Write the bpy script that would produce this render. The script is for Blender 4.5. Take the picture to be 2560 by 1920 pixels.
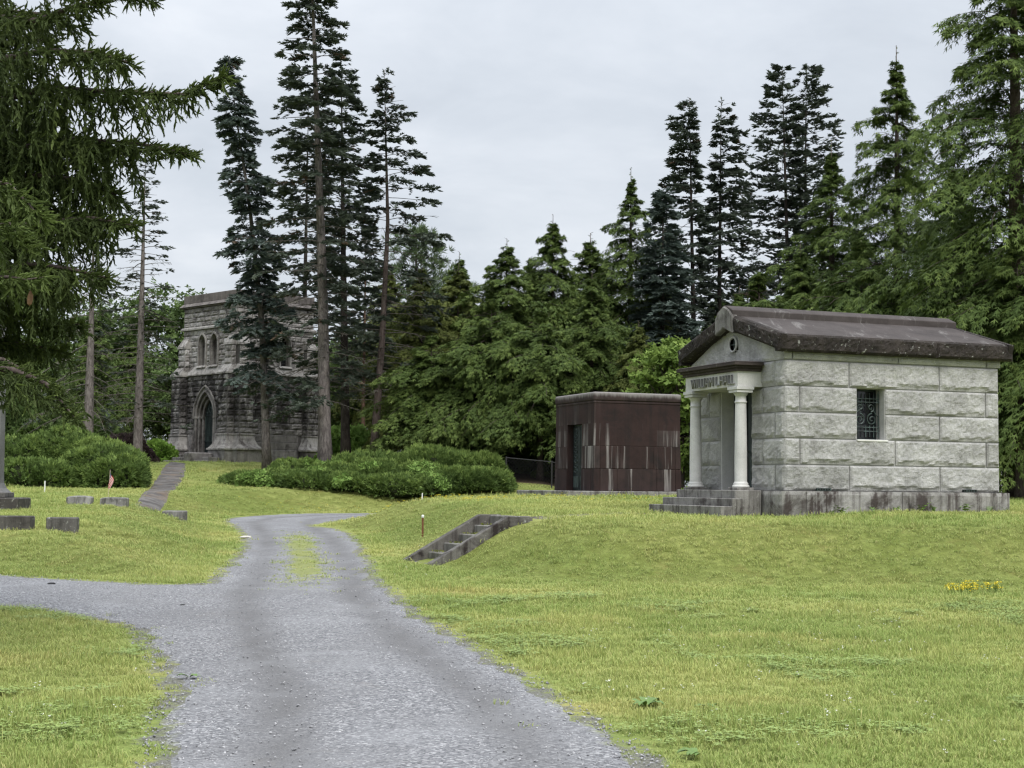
import bpy, bmesh, math, random
import numpy as np
from mathutils import Vector, Matrix, noise as mnoise
from mathutils.geometry import delaunay_2d_cdt

for _o in list(bpy.data.objects):
    bpy.data.objects.remove(_o, do_unlink=True)
scene = bpy.context.scene
COL = scene.collection

# ---------------------------------------------------------------- camera
cam_data = bpy.data.cameras.new('camera')
cam_data.sensor_width = 36.0
cam_data.lens = 36.0 * 3800 / 2560
cam_data.clip_start = 0.1
cam_data.clip_end = 3000
cam = bpy.data.objects.new('camera', cam_data)
cam.matrix_world = (Matrix.Translation((0, 0, 1.6)) @ Matrix.Rotation(math.pi / 2 + math.atan(257 / 3800), 4, 'X')
                    @ Matrix.Rotation(0.010, 4, 'Z'))
COL.objects.link(cam)
scene.camera = cam

# ---------------------------------------------------------------- node helper
class NT:
    def __init__(s, nt):
        s.nt = nt
        nt.nodes.clear()
    def n(s, typ, ins=None, **props):
        nd = s.nt.nodes.new(typ)
        for k, v in props.items():
            setattr(nd, k, v)
        for k, v in (ins or {}).items():
            sock = nd.inputs[k]
            if isinstance(v, bpy.types.NodeSocket):
                s.nt.links.new(v, sock)
            else:
                if isinstance(v, (tuple, list)) and len(v) == 3 and sock.type == 'RGBA':
                    v = (*v, 1)
                sock.default_value = v
        return nd
    def pos(s):
        return s.n('ShaderNodeNewGeometry').outputs['Position']
    def scaled(s, vec, sc):
        return s.n('ShaderNodeVectorMath', {0: vec, 1: sc}, operation='MULTIPLY').outputs[0]
    def noise(s, vec, scale, detail=3, rough=.55, dist=0.0):
        return s.n('ShaderNodeTexNoise', {'Vector': vec, 'Scale': scale, 'Detail': detail, 'Roughness': rough, 'Distortion': dist}).outputs['Fac']
    def math(s, op, a, b=0.0, clamp=False):
        return s.n('ShaderNodeMath', {0: a, 1: b}, operation=op, use_clamp=clamp).outputs[0]
    def rng(s, v, a, b, c=0.0, d=1.0, smooth=True):
        return s.n('ShaderNodeMapRange', {'Value': v, 'From Min': a, 'From Max': b, 'To Min': c, 'To Max': d},
                   interpolation_type='SMOOTHSTEP' if smooth else 'LINEAR').outputs[0]
    def mix(s, f, a, b, blend='MIX'):
        nd = s.n('ShaderNodeMix', {0: f, 6: a, 7: b}, data_type='RGBA', blend_type=blend)
        return nd.outputs[2]
    def ramp(s, f, stops):
        nd = s.n('ShaderNodeValToRGB', {0: f})
        el = nd.color_ramp.elements
        while len(el) < len(stops):
            el.new(.5)
        for e, (p, c) in zip(el, stops):
            e.position = p
            e.color = (*c, 1) if len(c) == 3 else c
        return nd.outputs[0]
    def attr(s, name):
        return s.n('ShaderNodeAttribute', attribute_name=name)
    def sep(s, v):
        return s.n('ShaderNodeSeparateXYZ', {0: v}).outputs
    def bump(s, h, strength, dist):
        return s.n('ShaderNodeBump', {'Height': h, 'Strength': strength, 'Distance': dist}).outputs[0]
    def bsdf(s, col, rough=.8, normal=None, spec=.3, metal=0.0):
        ins = {'Base Color': col, 'Roughness': rough, 'Specular IOR Level': spec, 'Metallic': metal}
        if normal is not None:
            ins['Normal'] = normal
        return s.n('ShaderNodeBsdfPrincipled', ins).outputs[0]
    def out(s, sh, disp=None):
        o = s.n('ShaderNodeOutputMaterial', {'Surface': sh})
        return o

MATS = {}
def material(name):
    m = bpy.data.materials.new(name)
    m.use_nodes = True
    MATS[name] = m
    return NT(m.node_tree)

# ---------------------------------------------------------------- sky: bright overcast
SUN_EL, SUN_AZ = math.radians(52), math.radians(158)     # azimuth clockwise from +Y
world = bpy.data.worlds.new('World')
scene.world = world
world.use_nodes = True
w = NT(world.node_tree)
tc = w.n('ShaderNodeTexCoord').outputs['Generated']
wx, wy, wz = w.sep(tc)
zc = w.math('MAXIMUM', wz, 0.0)
den = w.math('ADD', zc, .22)
cv = w.n('ShaderNodeCombineXYZ', {0: w.math('DIVIDE', wx, den), 1: w.math('DIVIDE', wy, den), 2: 0.0}).outputs[0]
n1 = w.noise(cv, 1.1, 6, .55, .3)
n2 = w.noise(cv, 3.1, 5, .6, .4)
cl = w.math('ADD', w.math('MULTIPLY', n1, .7), w.math('MULTIPLY', n2, .3))
cloud = w.ramp(cl, [(.32, (.50, .54, .595)), (.46, (.605, .645, .70)), (.57, (.70, .735, .785)), (.70, (.84, .86, .885))])
grad = w.math('ADD', w.math('MULTIPLY', w.math('POWER', zc, 2.5), 1.30), .47)      # overcast: brighter towards the zenith
cloud = w.n('ShaderNodeVectorMath', {0: cloud, 'Scale': grad}, operation='SCALE').outputs[0]
sky = w.n('ShaderNodeTexSky', sky_type='NISHITA', sun_disc=False, sun_elevation=SUN_EL, sun_rotation=SUN_AZ,
          dust_density=2.0, ozone_density=1.0)
skyc = w.n('ShaderNodeVectorMath', {0: sky.outputs[0], 'Scale': .08}, operation='SCALE').outputs[0]
wcol = w.mix(.93, skyc, cloud)
bg = w.n('ShaderNodeBackground', {'Color': wcol, 'Strength': 1.0})
w.n('ShaderNodeOutputWorld', {'Surface': bg.outputs[0]})

sun_data = bpy.data.lights.new('sun', 'SUN')
sun_data.energy = 1.5
sun_data.angle = math.radians(30)
sun_data.color = (1.0, .965, .91)
sun = bpy.data.objects.new('sun', sun_data)
sdir = Vector((math.sin(SUN_AZ) * math.cos(SUN_EL), math.cos(SUN_AZ) * math.cos(SUN_EL), math.sin(SUN_EL)))
sun.rotation_euler = sdir.to_track_quat('Z', 'Y').to_euler()
sun.location = (0, 0, 60)
COL.objects.link(sun)

scene.view_settings.view_transform = 'Standard'
scene.view_settings.look = 'None'
scene.view_settings.exposure = 1.22
scene.view_settings.gamma = 1.0
scene.view_settings.use_curve_mapping = False
scene.render.engine = 'CYCLES'
cy = scene.cycles
cy.max_bounces = 5
cy.diffuse_bounces = 3
cy.glossy_bounces = 2
cy.transmission_bounces = 3
cy.transparent_max_bounces = 6
cy.caustics_reflective = False
cy.caustics_refractive = False
cy.use_denoising = True
cy.use_adaptive_sampling = True
cy.adaptive_threshold = .015
cy.filter_width = 1.3

# ---------------------------------------------------------------- object helpers
def link(o, parent=None):
    COL.objects.link(o)
    if parent is not None:
        o.parent = parent
    return o

def empty(name, label, cat, loc=(0, 0, 0), rz=0.0, group=None):
    o = bpy.data.objects.new(name, None)
    o.empty_display_size = .2
    COL.objects.link(o)
    o.location = loc
    o.rotation_euler = (0, 0, rz)
    tag(o, label, cat, group)
    return o

def tag(o, label=None, cat=None, group=None, kind=None):
    if label: o['label'] = label
    if cat: o['category'] = cat
    if group: o['group'] = group
    if kind: o['kind'] = kind
    return o

def setmat(me, mat):
    me.materials.append(MATS[mat] if isinstance(mat, str) else mat)

def from_np(name, V, Fc, mat, attrs=None, smooth=False):
    """V (n,3), Fc (m,3) or (m,4) int; attrs: dict name->(n,) per-vertex floats"""
    me = bpy.data.meshes.new(name)
    V = np.ascontiguousarray(V, np.float32)
    Fc = np.ascontiguousarray(Fc, np.int32)
    m, k = Fc.shape
    me.vertices.add(len(V)); me.vertices.foreach_set('co', V.ravel())
    me.loops.add(m * k); me.loops.foreach_set('vertex_index', Fc.ravel())
    me.polygons.add(m)
    me.polygons.foreach_set('loop_start', np.arange(0, m * k, k, dtype=np.int32))
    me.polygons.foreach_set('use_smooth', np.full(m, smooth, bool))
    for an, av in (attrs or {}).items():
        at = me.attributes.new(an, 'FLOAT', 'POINT')
        at.data.foreach_set('value', np.ascontiguousarray(av, np.float32))
    me.update(calc_edges=True)
    setmat(me, mat)
    return me

def mesh_obj(name, me, parent=None):
    return link(bpy.data.objects.new(name, me), parent)

class MB:
    """collects simple shapes, builds ONE mesh object"""
    def __init__(s):
        s.v, s.f = [], []
    def poly(s, vs, fs):
        b = len(s.v)
        s.v += [tuple(p) for p in vs]
        s.f += [tuple(b + i for i in f) for f in fs]
        return s
    def box(s, x0, x1, y0, y1, z0, z1):
        return s.hexa([(x0, y0, z0), (x1, y0, z0), (x1, y1, z0), (x0, y1, z0), (x0, y0, z1), (x1, y0, z1), (x1, y1, z1), (x0, y1, z1)])
    def hexa(s, p):
        return s.poly(p, [(3, 2, 1, 0), (4, 5, 6, 7), (0, 1, 5, 4), (1, 2, 6, 5), (2, 3, 7, 6), (3, 0, 4, 7)])
    def frustum(s, r0, z0, r1, z1):
        (a0, a1, b0, b1), (c0, c1, d0, d1) = r0, r1
        return s.hexa([(a0, b0, z0), (a1, b0, z0), (a1, b1, z0), (a0, b1, z0), (c0, d0, z1), (c1, d0, z1), (c1, d1, z1), (c0, d1, z1)])
    def prism(s, prof, axis, a, b):
        """extrude 2-D profile along axis ('x': profile is (y,z); 'y': (x,z); 'z': (x,y))"""
        n = len(prof)
        f3 = {'x': lambda t, p: (t, p[0], p[1]), 'y': lambda t, p: (p[0], t, p[1]), 'z': lambda t, p: (p[0], p[1], t)}[axis]
        vs = [f3(a, p) for p in prof] + [f3(b, p) for p in prof]
        fs = [tuple(range(n))[::-1], tuple(range(n, 2 * n))] + [(i, (i + 1) % n, n + (i + 1) % n, n + i) for i in range(n)]
        return s.poly(vs, fs)
    def lathe(s, prof, c, seg=20):
        vs, fs = [], []
        n = len(prof)
        for k in range(seg):
            an = 2 * math.pi * k / seg
            vs += [(c[0] + r * math.cos(an), c[1] + r * math.sin(an), c[2] + z) for r, z in prof]
        for k in range(seg):
            k2 = (k + 1) % seg
            fs += [(k * n + i, k2 * n + i, k2 * n + i + 1, k * n + i + 1) for i in range(n - 1)]
        fs.append(tuple(k * n for k in range(seg))[::-1])
        fs.append(tuple(k * n + n - 1 for k in range(seg)))
        return s.poly(vs, fs)
    def tube(s, pts, rads, seg=6, caps=True):
        pts = [Vector(p) for p in pts]
        if not hasattr(rads, '__len__'):
            rads = [rads] * len(pts)
        vs, fs = [], []
        ref = None
        for i, p in enumerate(pts):
            d = (pts[min(i + 1, len(pts) - 1)] - pts[max(i - 1, 0)]).normalized()
            if ref is None:
                ref = d.orthogonal().normalized()
            ref = (ref - d * ref.dot(d)).normalized()
            b = d.cross(ref)
            for k in range(seg):
                an = 2 * math.pi * k / seg
                vs.append(p + (ref * math.cos(an) + b * math.sin(an)) * rads[i])
        for i in range(len(pts) - 1):
            for k in range(seg):
                k2 = (k + 1) % seg
                fs.append((i * seg + k, i * seg + k2, (i + 1) * seg + k2, (i + 1) * seg + k))
        if caps:
            fs.append(tuple(range(seg))[::-1])
            fs.append(tuple((len(pts) - 1) * seg + k for k in range(seg)))
        return s.poly(vs, fs)
    def build(s, name, mat, parent=None, bevel=0.0, smooth=False, segs=1):
        me = bpy.data.meshes.new(name)
        me.from_pydata(s.v, [], s.f)
        bm = bmesh.new(); bm.from_mesh(me)
        bmesh.ops.recalc_face_normals(bm, faces=bm.faces)
        if bevel:
            bmesh.ops.bevel(bm, geom=bm.edges[:], offset=bevel, segments=segs, profile=.6, affect='EDGES', clamp_overlap=True)
        bm.to_mesh(me); bm.free()
        if smooth:
            me.polygons.foreach_set('use_smooth', [True] * len(me.polygons))
        setmat(me, mat)
        return mesh_obj(name, me, parent)

rnd = random.Random(7)
def sstep(t):
    t = np.clip(t, 0, 1)
    return t * t * (3 - 2 * t)

# ---------------------------------------------------------------- terrain
ROAD = [(-2.3, -12), (1.5, -12), (1.35, 4), (1.05, 7.5), (.94, 8.85), (.51, 10.95), (.33, 12.2), (-.18, 14.85), (-.86, 17.55), (-1.35, 20.1), (-1.95, 23.5),
        (-2.51, 27.6), (-3.1, 32.6), (-3.8, 37.6), (-4.58, 41.2), (-5.29, 42.6), (-5.67, 43.1), (-5.45, 44.7), (-5.2, 47.0), (-4.9, 49.6),
        (-2, 51.3), (6, 53), (20, 54.5), (20, 57.5), (6, 56), (-2, 54.6), (-5.75, 53.6), (-7.3, 52.7), (-8.4, 50.6), (-8.85, 48.0), (-8.78, 46.4),
        (-7.55, 41.4), (-6.35, 36.2), (-5.6, 31.6), (-5.05, 27.4), (-4.75, 24.6), (-4.52, 22.95), (-4.6, 22.5), (-5.45, 22.6), (-6.7, 23.2), (-7.95, 23.9),
        (-13, 26), (-22, 30), (-22, 25.5), (-13, 21.5), (-8.4, 19.8), (-6.33, 19.0), (-5.62, 18.5), (-4.75, 17.45), (-4.17, 16.55), (-3.56, 14.95), (-3.0, 13.1), (-2.66, 11.7),
        (-2.4, 10.35), (-2.05, 8.7), (-2.0, 6), (-2.1, 2)]
MOUND_R = [(60, 21.5), (12, 22.6), (7.85, 22.9), (4, 23.2), (.32, 23.8), (-.75, 25.4), (-1.5, 27.0), (-1.9, 28.8), (-2.3, 31.5), (-2.9, 35), (-3.9, 39), (-4.9, 41.6),
           (-5.3, 43.2), (-5.0, 45.8), (-3.8, 48), (0, 50), (8, 51), (60, 53)]
MOUND_L = [(-60, 31), (-22, 30.4), (-13, 26.4), (-8.1, 24.3), (-5.6, 23.1), (-4.95, 23.4), (-5.0, 24.8), (-5.3, 27.6), (-5.9, 31.8), (-6.7, 36.4), (-8.0, 41.8), (-9.4, 46.8), (-9.6, 49.5),
           (-9.0, 52), (-7.6, 54.2), (-2, 56), (4, 57), (4, 140), (-60, 140)]

def densify(poly, step):
    out = []
    n = len(poly)
    for i in range(n):
        a, b = np.array(poly[i], float), np.array(poly[(i + 1) % n], float)
        k = max(1, int(np.linalg.norm(b - a) / step))
        out += [tuple(a + (b - a) * j / k) for j in range(k)]
    return out

def chaikin(poly, it=2):
    for _ in range(it):
        q = []
        n = len(poly)
        for i in range(n):
            a, b = np.array(poly[i], float), np.array(poly[(i + 1) % n], float)
            q += [tuple(a * .75 + b * .25), tuple(a * .25 + b * .75)]
        poly = q
    return poly

ROAD_S = chaikin(ROAD, 2)

def sdf(poly, X, Y):
    """signed distance, positive inside"""
    P = np.array(poly, float)
    Q = np.roll(P, -1, 0)
    x, y = X.ravel(), Y.ravel()
    d2 = np.full(x.shape, 1e18)
    ins = np.zeros(x.shape, bool)
    for (ax, ay), (bx, by) in zip(P, Q):
        ex, ey = bx - ax, by - ay
        t = np.clip(((x - ax) * ex + (y - ay) * ey) / (ex * ex + ey * ey + 1e-12), 0, 1)
        d2 = np.minimum(d2, (x - ax - t * ex) ** 2 + (y - ay - t * ey) ** 2)
        c = (ay > y) != (by > y)
        ins ^= c & (x < ex * (y - ay) / (ey if abs(ey) > 1e-9 else 1e-9) + ax)
    return (np.sqrt(d2) * np.where(ins, 1, -1)).reshape(X.shape)

def vnoise(X, Y, sc, seed=0):
    """cheap value noise, numpy"""
    x, y = X * sc + seed * 17.3, Y * sc - seed * 9.1
    xi, yi = np.floor(x), np.floor(y)
    fx, fy = sstep(x - xi), sstep(y - yi)
    def hsh(a, b):
        v = np.sin(a * 127.1 + b * 311.7 + seed * 74.7) * 43758.5453
        return v - np.floor(v)
    return (hsh(xi, yi) * (1 - fx) + hsh(xi + 1, yi) * fx) * (1 - fy) + (hsh(xi, yi + 1) * (1 - fx) + hsh(xi + 1, yi + 1) * fx) * fy

def terrain(X, Y, road_d=None):
    X = np.asarray(X, float); Y = np.asarray(Y, float)
    shp = X.shape
    X = np.atleast_1d(X).ravel(); Y = np.atleast_1d(Y).ravel()
    h = .016 * np.clip(Y - 15, 0, 41)
    sR = sdf(MOUND_R, X, Y); sL = sdf(MOUND_L, X, Y)
    wR = 3.0 + .8 * sstep((26 - Y) / 3) - 1.15 * np.exp(-((X + .6) / 2.2) ** 2 - ((Y - 27.8) / 2.6) ** 2)
    pR = 1.03 + .017 * np.clip(Y - 29, -6, 20) + .012 * np.clip(X - 2, -5, 6)
    pL = .70 + .022 * np.clip(Y - 26, -3, 29)
    bump = (vnoise(X, Y, .35, 1) - .5) * .10 + (vnoise(X, Y, 1.1, 2) - .5) * .05 + (vnoise(X, Y, 2.7, 3) - .5) * .025
    fR = sstep(sR / wR); fL = sstep(sL / np.where(Y < 30, 3.6, 3.0))
    h = h + (pR - h) * fR
    h = h + (pL - h) * fL
    top = 2.62 + (1.45 - 2.62) * sstep((X + 1) / 10)
    hill = sstep((Y - 53.5) / 20.5)
    h = np.where(top > h, h + (top - h) * hill, h)
    sD = sdf(ROAD_S, X, Y) if road_d is None else np.asarray(road_d).ravel()
    off = sstep(-sD / .8)
    h = h + bump * off * .8
    return h.reshape(shp)

def tz(x, y):
    return float(terrain(np.array([x]), np.array([y]))[0])

# ---------------------------------------------------------------- ground materials
def lawn_colour(m, P):
    """shared by soil sheet and grass blades: meadow green with dry straw patches, mossy rust patches"""
    big = m.noise(P, .22, 3, .6)
    mid = m.noise(P, .9, 4, .6, .4)
    fine = m.noise(P, 6.0, 3, .6)
    a = m.mix(m.rng(big, .38, .64), (.205, .268, .072), (.325, .350, .115))
    a = m.mix(m.rng(m.noise(m.scaled(P, (.6, 1.3, 1)), .55, 4, .65, .6), .54, .72, 0, .62), a, (.46, .40, .16))
    a = m.mix(m.rng(mid, .56, .74, 0, .55), a, (.135, .205, .045))
    a = m.mix(m.rng(fine, .35, .8, 0, .35), a, (.34, .34, .11))
    return a

m = material('lawn')
P = m.pos()
c = lawn_colour(m, P)
slope = m.attr('slope').outputs['Fac']
rust = m.math('MULTIPLY', m.rng(m.noise(P, 1.1, 5, .7, .8), .53, .68), slope)
c = m.mix(m.math('MULTIPLY', rust, .6), c, (.17, .115, .04))
c = m.mix(m.math('MULTIPLY', slope, m.rng(m.noise(P, 3.2, 5, .7, .5), .30, .62, .35, .85)), c, (.115, .140, .030))
c = m.mix(m.rng(m.noise(P, 14, 4, .7), .3, .75, 0, .5), c, (.085, .095, .03))
dirt = m.attr('dirt').outputs['Fac']
dn = m.math('ADD', dirt, m.math('MULTIPLY', m.math('SUBTRACT', m.noise(P, 4, 4, .65), .5), 1.0))
c = m.mix(m.rng(dn, .45, .75, 0, .9), c, m.ramp(m.noise(P, 45, 2, .7), [(.3, (.07, .066, .062)), (.6, (.20, .195, .19))]))
lit = m.attr('litter').outputs['Fac']
lit = m.rng(m.math('ADD', lit, m.math('MULTIPLY', m.math('SUBTRACT', m.noise(P, 1.2, 5, .7), .5), .9)), .4, .7)
c = m.mix(lit, c, m.ramp(m.noise(P, 12, 4, .7), [(.3, (.030, .022, .015)), (.7, (.085, .062, .042))]))      # needle litter under the trees
nrm = m.bump(m.math('ADD', m.noise(P, 22, 4, .7), m.math('MULTIPLY', slope, m.noise(P, 5, 4, .65, .4))), .8, .06)
m.out(m.bsdf(c, .95, nrm, .1))

m = material('gravel_road')
P = m.pos()
vor = m.n('ShaderNodeTexVoronoi', {'Vector': P, 'Scale': 52.0, 'Randomness': 1.0}, feature='F1')
stone = m.sep(vor.outputs['Color'])[0]
vor2 = m.n('ShaderNodeTexVoronoi', {'Vector': P, 'Scale': 120.0}, feature='F1')
stone2 = m.sep(vor2.outputs['Color'])[1]
big = m.noise(P, .45, 5, .6, .4)
track = m.attr('track').outputs['Fac']
fines = m.math('ADD', m.math('MULTIPLY', track, .7), m.rng(big, .42, .68, .15, .65), clamp=True)
c1 = m.ramp(stone, [(0, (.075, .077, .084)), (.5, (.178, .180, .190)), (.85, (.26, .262, .272)), (1, (.42, .42, .425))])
c2 = m.ramp(stone2, [(0, (.115, .115, .120)), (.6, (.160, .160, .166)), (1, (.225, .224, .228))])
c = m.mix(fines, c1, c2)
c = m.mix(m.rng(m.noise(P, 1.1, 5, .7, .5), .60, .78, 0, .42), c, (.175, .150, .118))       # clay showing through
c = m.mix(m.rng(m.noise(P, .7, 4, .6, .5), .48, .70, 0, .35), c, (.27, .275, .285))          # pale dusty stone
c = m.mix(m.math('MULTIPLY', track, .6), c, (.105, .103, .103))
grassy = m.attr('grassy').outputs['Fac']
gn = m.math('ADD', grassy, m.math('MULTIPLY', m.math('SUBTRACT', m.noise(P, 3.5, 5, .7), .5), 1.1))
c = m.mix(m.rng(gn, .45, .8, 0, .85), c, m.mix(m.noise(P, 9, 3), (.13, .15, .05), (.25, .27, .085)))
hgt = m.math('ADD', m.math('MULTIPLY', vor.outputs['Distance'], -1.0), m.math('MULTIPLY', vor2.outputs['Distance'], -.5))
nrm = m.bump(hgt, .45, .012)
m.out(m.bsdf(c, .95, nrm, .08))

# ---------------------------------------------------------------- ground sheet
def axis(parts):
    out = [np.array([parts[0][0]])]
    for a, b, st in parts:
        k = max(1, int(round((b - a) / st)))
        out.append(np.linspace(a, b, k + 1)[1:])
    return np.concatenate(out)
gx = axis([(-500, -60, 55), (-60, -16, 1.6), (-16, -9, .45), (-9, 12, .26), (12, 20, .5), (20, 60, 2), (60, 500, 55)])
gy = axis([(-120, -10, 22), (-10, 5, 1.5), (5, 32, .26), (32, 60, .42), (60, 90, 1.2), (90, 160, 7), (160, 900, 75)])
GX, GY = np.meshgrid(gx, gy)
roadD = sdf(ROAD_S, GX, GY)
GZ = terrain(GX, GY, roadD)
gzx = np.gradient(GZ, gx, axis=1); gzy = np.gradient(GZ, gy, axis=0)
slope = np.clip(np.hypot(gzx, gzy) / .22, 0, 1)
dirt = np.clip(1 - (-roadD) / .22, 0, 1) * (roadD < .6) * .7
GZs = GZ - .05 * sstep((roadD - .38) / .35)
litter = sstep((GY - 60.3) / 1.8) * sstep((GX + 6.5) / 2) + sstep((GY - 70) / 4) * sstep((-17.5 - GX) / 2)
nx, ny = len(gx), len(gy)
I = np.arange(nx * ny).reshape(ny, nx)
quads = np.stack([I[:-1, :-1], I[:-1, 1:], I[1:, 1:], I[1:, :-1]], -1).reshape(-1, 4)
me = from_np('ground', np.stack([GX, GY, GZs], -1).reshape(-1, 3), quads, 'lawn', {'slope': slope.ravel(), 'dirt': dirt.ravel(), 'litter': litter.ravel()}, True)
ground = tag(mesh_obj('ground', me), kind='structure')

# ---------------------------------------------------------------- gravel road, one sheet with ragged edge
edge_pts = densify(ROAD_S, .22)
ep = np.array(edge_pts)
nrmv = np.roll(ep, -1, 0) - np.roll(ep, 1, 0)
nrmv = np.stack([nrmv[:, 1], -nrmv[:, 0]], 1) / (np.linalg.norm(nrmv, axis=1, keepdims=True) + 1e-9)
jit = (vnoise(ep[:, 0], ep[:, 1], .9, 5) - .5) * .16 + (vnoise(ep[:, 0], ep[:, 1], 3.7, 6) - .5) * .10
ep = ep + nrmv * jit[:, None]
ix, iy = np.meshgrid(np.arange(-22, 20, .24), np.arange(-12, 58, .24))
ixy = np.stack([ix.ravel(), iy.ravel()], 1) + np.random.RandomState(3).uniform(-.05, .05, (ix.size, 2))
keep = sdf([tuple(p) for p in ep], ixy[:, 0], ixy[:, 1]) > .12
pts = [Vector(p) for p in ep] + [Vector(p) for p in ixy[keep]]
ne = len(ep)
res = delaunay_2d_cdt(pts, [(i, (i + 1) % ne) for i in range(ne)], [], 1, 1e-5)
rv = np.array([tuple(p) for p in res[0]])
rd = sdf(ROAD_S, rv[:, 0], rv[:, 1])
TRACK_C = np.array([(-.55, -12), (-.5, 4), (-.55, 8.8), (-1.0, 12), (-1.7, 15), (-2.3, 18), (-2.9, 21), (-3.2, 24), (-3.7, 27.6), (-4.35, 32), (-5.05, 36.5), (-5.9, 40.5), (-6.8, 45), (-6.8, 48.5), (-5.6, 51.2), (-2, 53), (6, 54.5), (20, 56)])
def polyline_dist(L, x, y):
    d2 = np.full(x.shape, 1e9)
    for (ax, ay), (bx, by) in zip(L[:-1], L[1:]):
        ex, ey = bx - ax, by - ay
        t = np.clip(((x - ax) * ex + (y - ay) * ey) / (ex * ex + ey * ey), 0, 1)
        d2 = np.minimum(d2, (x - ax - t * ex) ** 2 + (y - ay - t * ey) ** 2)
    return np.sqrt(d2)
td = polyline_dist(TRACK_C, rv[:, 0], rv[:, 1])
track = np.exp(-((td - .74) / .19) ** 2) * (.55 + .6 * vnoise(rv[:, 0], rv[:, 1], .5, 21))
rdj = sdf([tuple(q) for q in ep], rv[:, 0], rv[:, 1])
rz = terrain(rv[:, 0], rv[:, 1], np.maximum(rd, .01)) - .02 + .030 * sstep(rdj / .10) - .015 * track + .012 * np.exp(-(td / .3) ** 2)
gy_on = sstep((rv[:, 1] - 20.5) / 5) * (1 - sstep((rv[:, 1] - 35.5) / 5)) * (.65 + .6 * vnoise(rv[:, 0], rv[:, 1], .8, 41))
grassy = np.exp(-(td / (.26 + .22 * vnoise(rv[:, 0], rv[:, 1], 1.4, 42))) ** 2) * gy_on * .95 + .75 * np.clip(1 - rd / .45, 0, 1)
me = from_np('road', np.column_stack([rv, rz]), np.array(res[2]), 'gravel_road', {'track': track, 'edge': np.clip(1 - rd / .5, 0, 1), 'grassy': grassy}, True)
road = tag(mesh_obj('road', me), kind='structure')

TH = math.radians(21)
# ---------------------------------------------------------------- stone materials
def granite(name, lo, hi, stain, stain_amt, streak=0.0, rough=.85, speck=.5, bumpd=.012, tint=.25, lichen=0.0, tone=None):
    m = material(name)
    P = m.pos()
    ob = m.n('ShaderNodeObjectInfo').outputs['Random']
    a = m.noise(P, 2.2, 5, .65, .3)
    c = m.mix(m.rng(a, .3, .7), lo, hi)
    sp = m.noise(P, 70, 3, .75)
    c = m.mix(m.math('MULTIPLY', m.rng(sp, .5, .72), speck), c, tuple(x * .35 for x in lo))
    c = m.mix(m.math('MULTIPLY', m.rng(sp, .5, .28), speck * .6), c, tuple(min(1, x * 1.5) for x in hi))
    c = m.mix(m.math('MULTIPLY', m.math('SUBTRACT', ob, .5), tint), c, (1, 1, 1) if tint > 0 else lo, 'MIX') if tint else c
    dk = m.rng(ob, 0, .5, 1 - .35 * abs(tint) * 2, 1.0, False)
    c = m.mix(1.0, c, m.n('ShaderNodeCombineColor', {0: dk, 1: dk, 2: dk}).outputs[0], 'MULTIPLY')
    st = m.noise(P, 1.3, 6, .7, .6)
    f = m.math('MULTIPLY', m.rng(st, .46, .68), stain_amt)
    if streak:
        sk = m.noise(m.scaled(P, (5.5, 5.5, .28)), 1.0, 5, .7, .3)
        f = m.math('ADD', f, m.math('MULTIPLY', m.rng(sk, .46, .66), streak), clamp=True)
    c = m.mix(f, c, stain)
    if lichen:
        li = m.noise(P, 9, 5, .75, .4)
        c = m.mix(m.math('MULTIPLY', m.rng(li, .60, .66), lichen), c, (.42, .43, .39))
    if tone:
        c = tone(m, P, c)
    nb = m.math('ADD', m.noise(P, 16, 6, .75), m.math('MULTIPLY', m.noise(P, 60, 3, .7), .5))
    nrm = m.bump(nb, .85, bumpd)
    m.out(m.bsdf(c, rough, nrm, .25))

granite('grey_granite_rock', (.37, .366, .358), (.53, .525, .512), (.19, .187, .18), .5, .18, bumpd=.07, tint=.22, speck=.75)
granite('grey_granite_smooth', (.42, .418, .408), (.51, .507, .494), (.22, .218, .210), .3, .14, bumpd=.003, tint=.05, speck=.35)
granite('plinth_granite', (.17, .165, .156), (.28, .272, .258), (.05, .041, .038), .9, .9, bumpd=.014, tint=.10)
granite('step_granite', (.15, .145, .135), (.24, .232, .218), (.045, .038, .036), .8, .7, bumpd=.006, tint=.06, lichen=.35)
granite('roof_stone', (.043, .036, .034), (.066, .056, .053), (.024, .020, .019), .4, .0, bumpd=.006, tint=0, speck=.3,
        tone=lambda m, P, c: m.mix(m.rng(m.noise(m.scaled(P, (2.6, .45, 1.2)), 1.0, 6, .78, .9), .54, .68, 0, .6), c, (.20, .19, .182)))
granite('peak_granite', (.15, .145, .138), (.24, .232, .22), (.06, .054, .05), .8, .5, bumpd=.03, tint=0, lichen=.3)
granite('lettering_shaded', (.20, .198, .188), (.25, .246, .236), (.10, .098, .09), .3, .2, bumpd=.003, tint=0)  # soiled letters, darkened further to stand in for their relief shading
granite('sill_highlight', (.55, .55, .53), (.62, .62, .60), (.40, .39, .37), .3, .1, bumpd=.003, tint=0)  # paler than the walls: the sill's bright highlight put into its colour
granite('eave_stone', (.020, .016, .014), (.044, .036, .031), (.012, .010, .009), .8, .0, bumpd=.045, tint=0, lichen=.55)
granite('cornice_stone', (.034, .027, .025), (.058, .047, .043), (.035, .028, .026), .6, .3, bumpd=.005, tint=0, lichen=.2)
granite('marker_granite', (.13, .126, .118), (.23, .225, .213), (.03, .028, .026), .9, .8, bumpd=.008, tint=.1, lichen=.5)
granite('dark_marker_granite', (.05, .046, .042), (.095, .089, .082), (.03, .027, .025), .7, .6, bumpd=.008, tint=.1, lichen=.7)
granite('concrete', (.075, .070, .062), (.135, .128, .115), (.022, .017, .016), .9, .8, bumpd=.008, tint=.06, lichen=.75)
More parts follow.
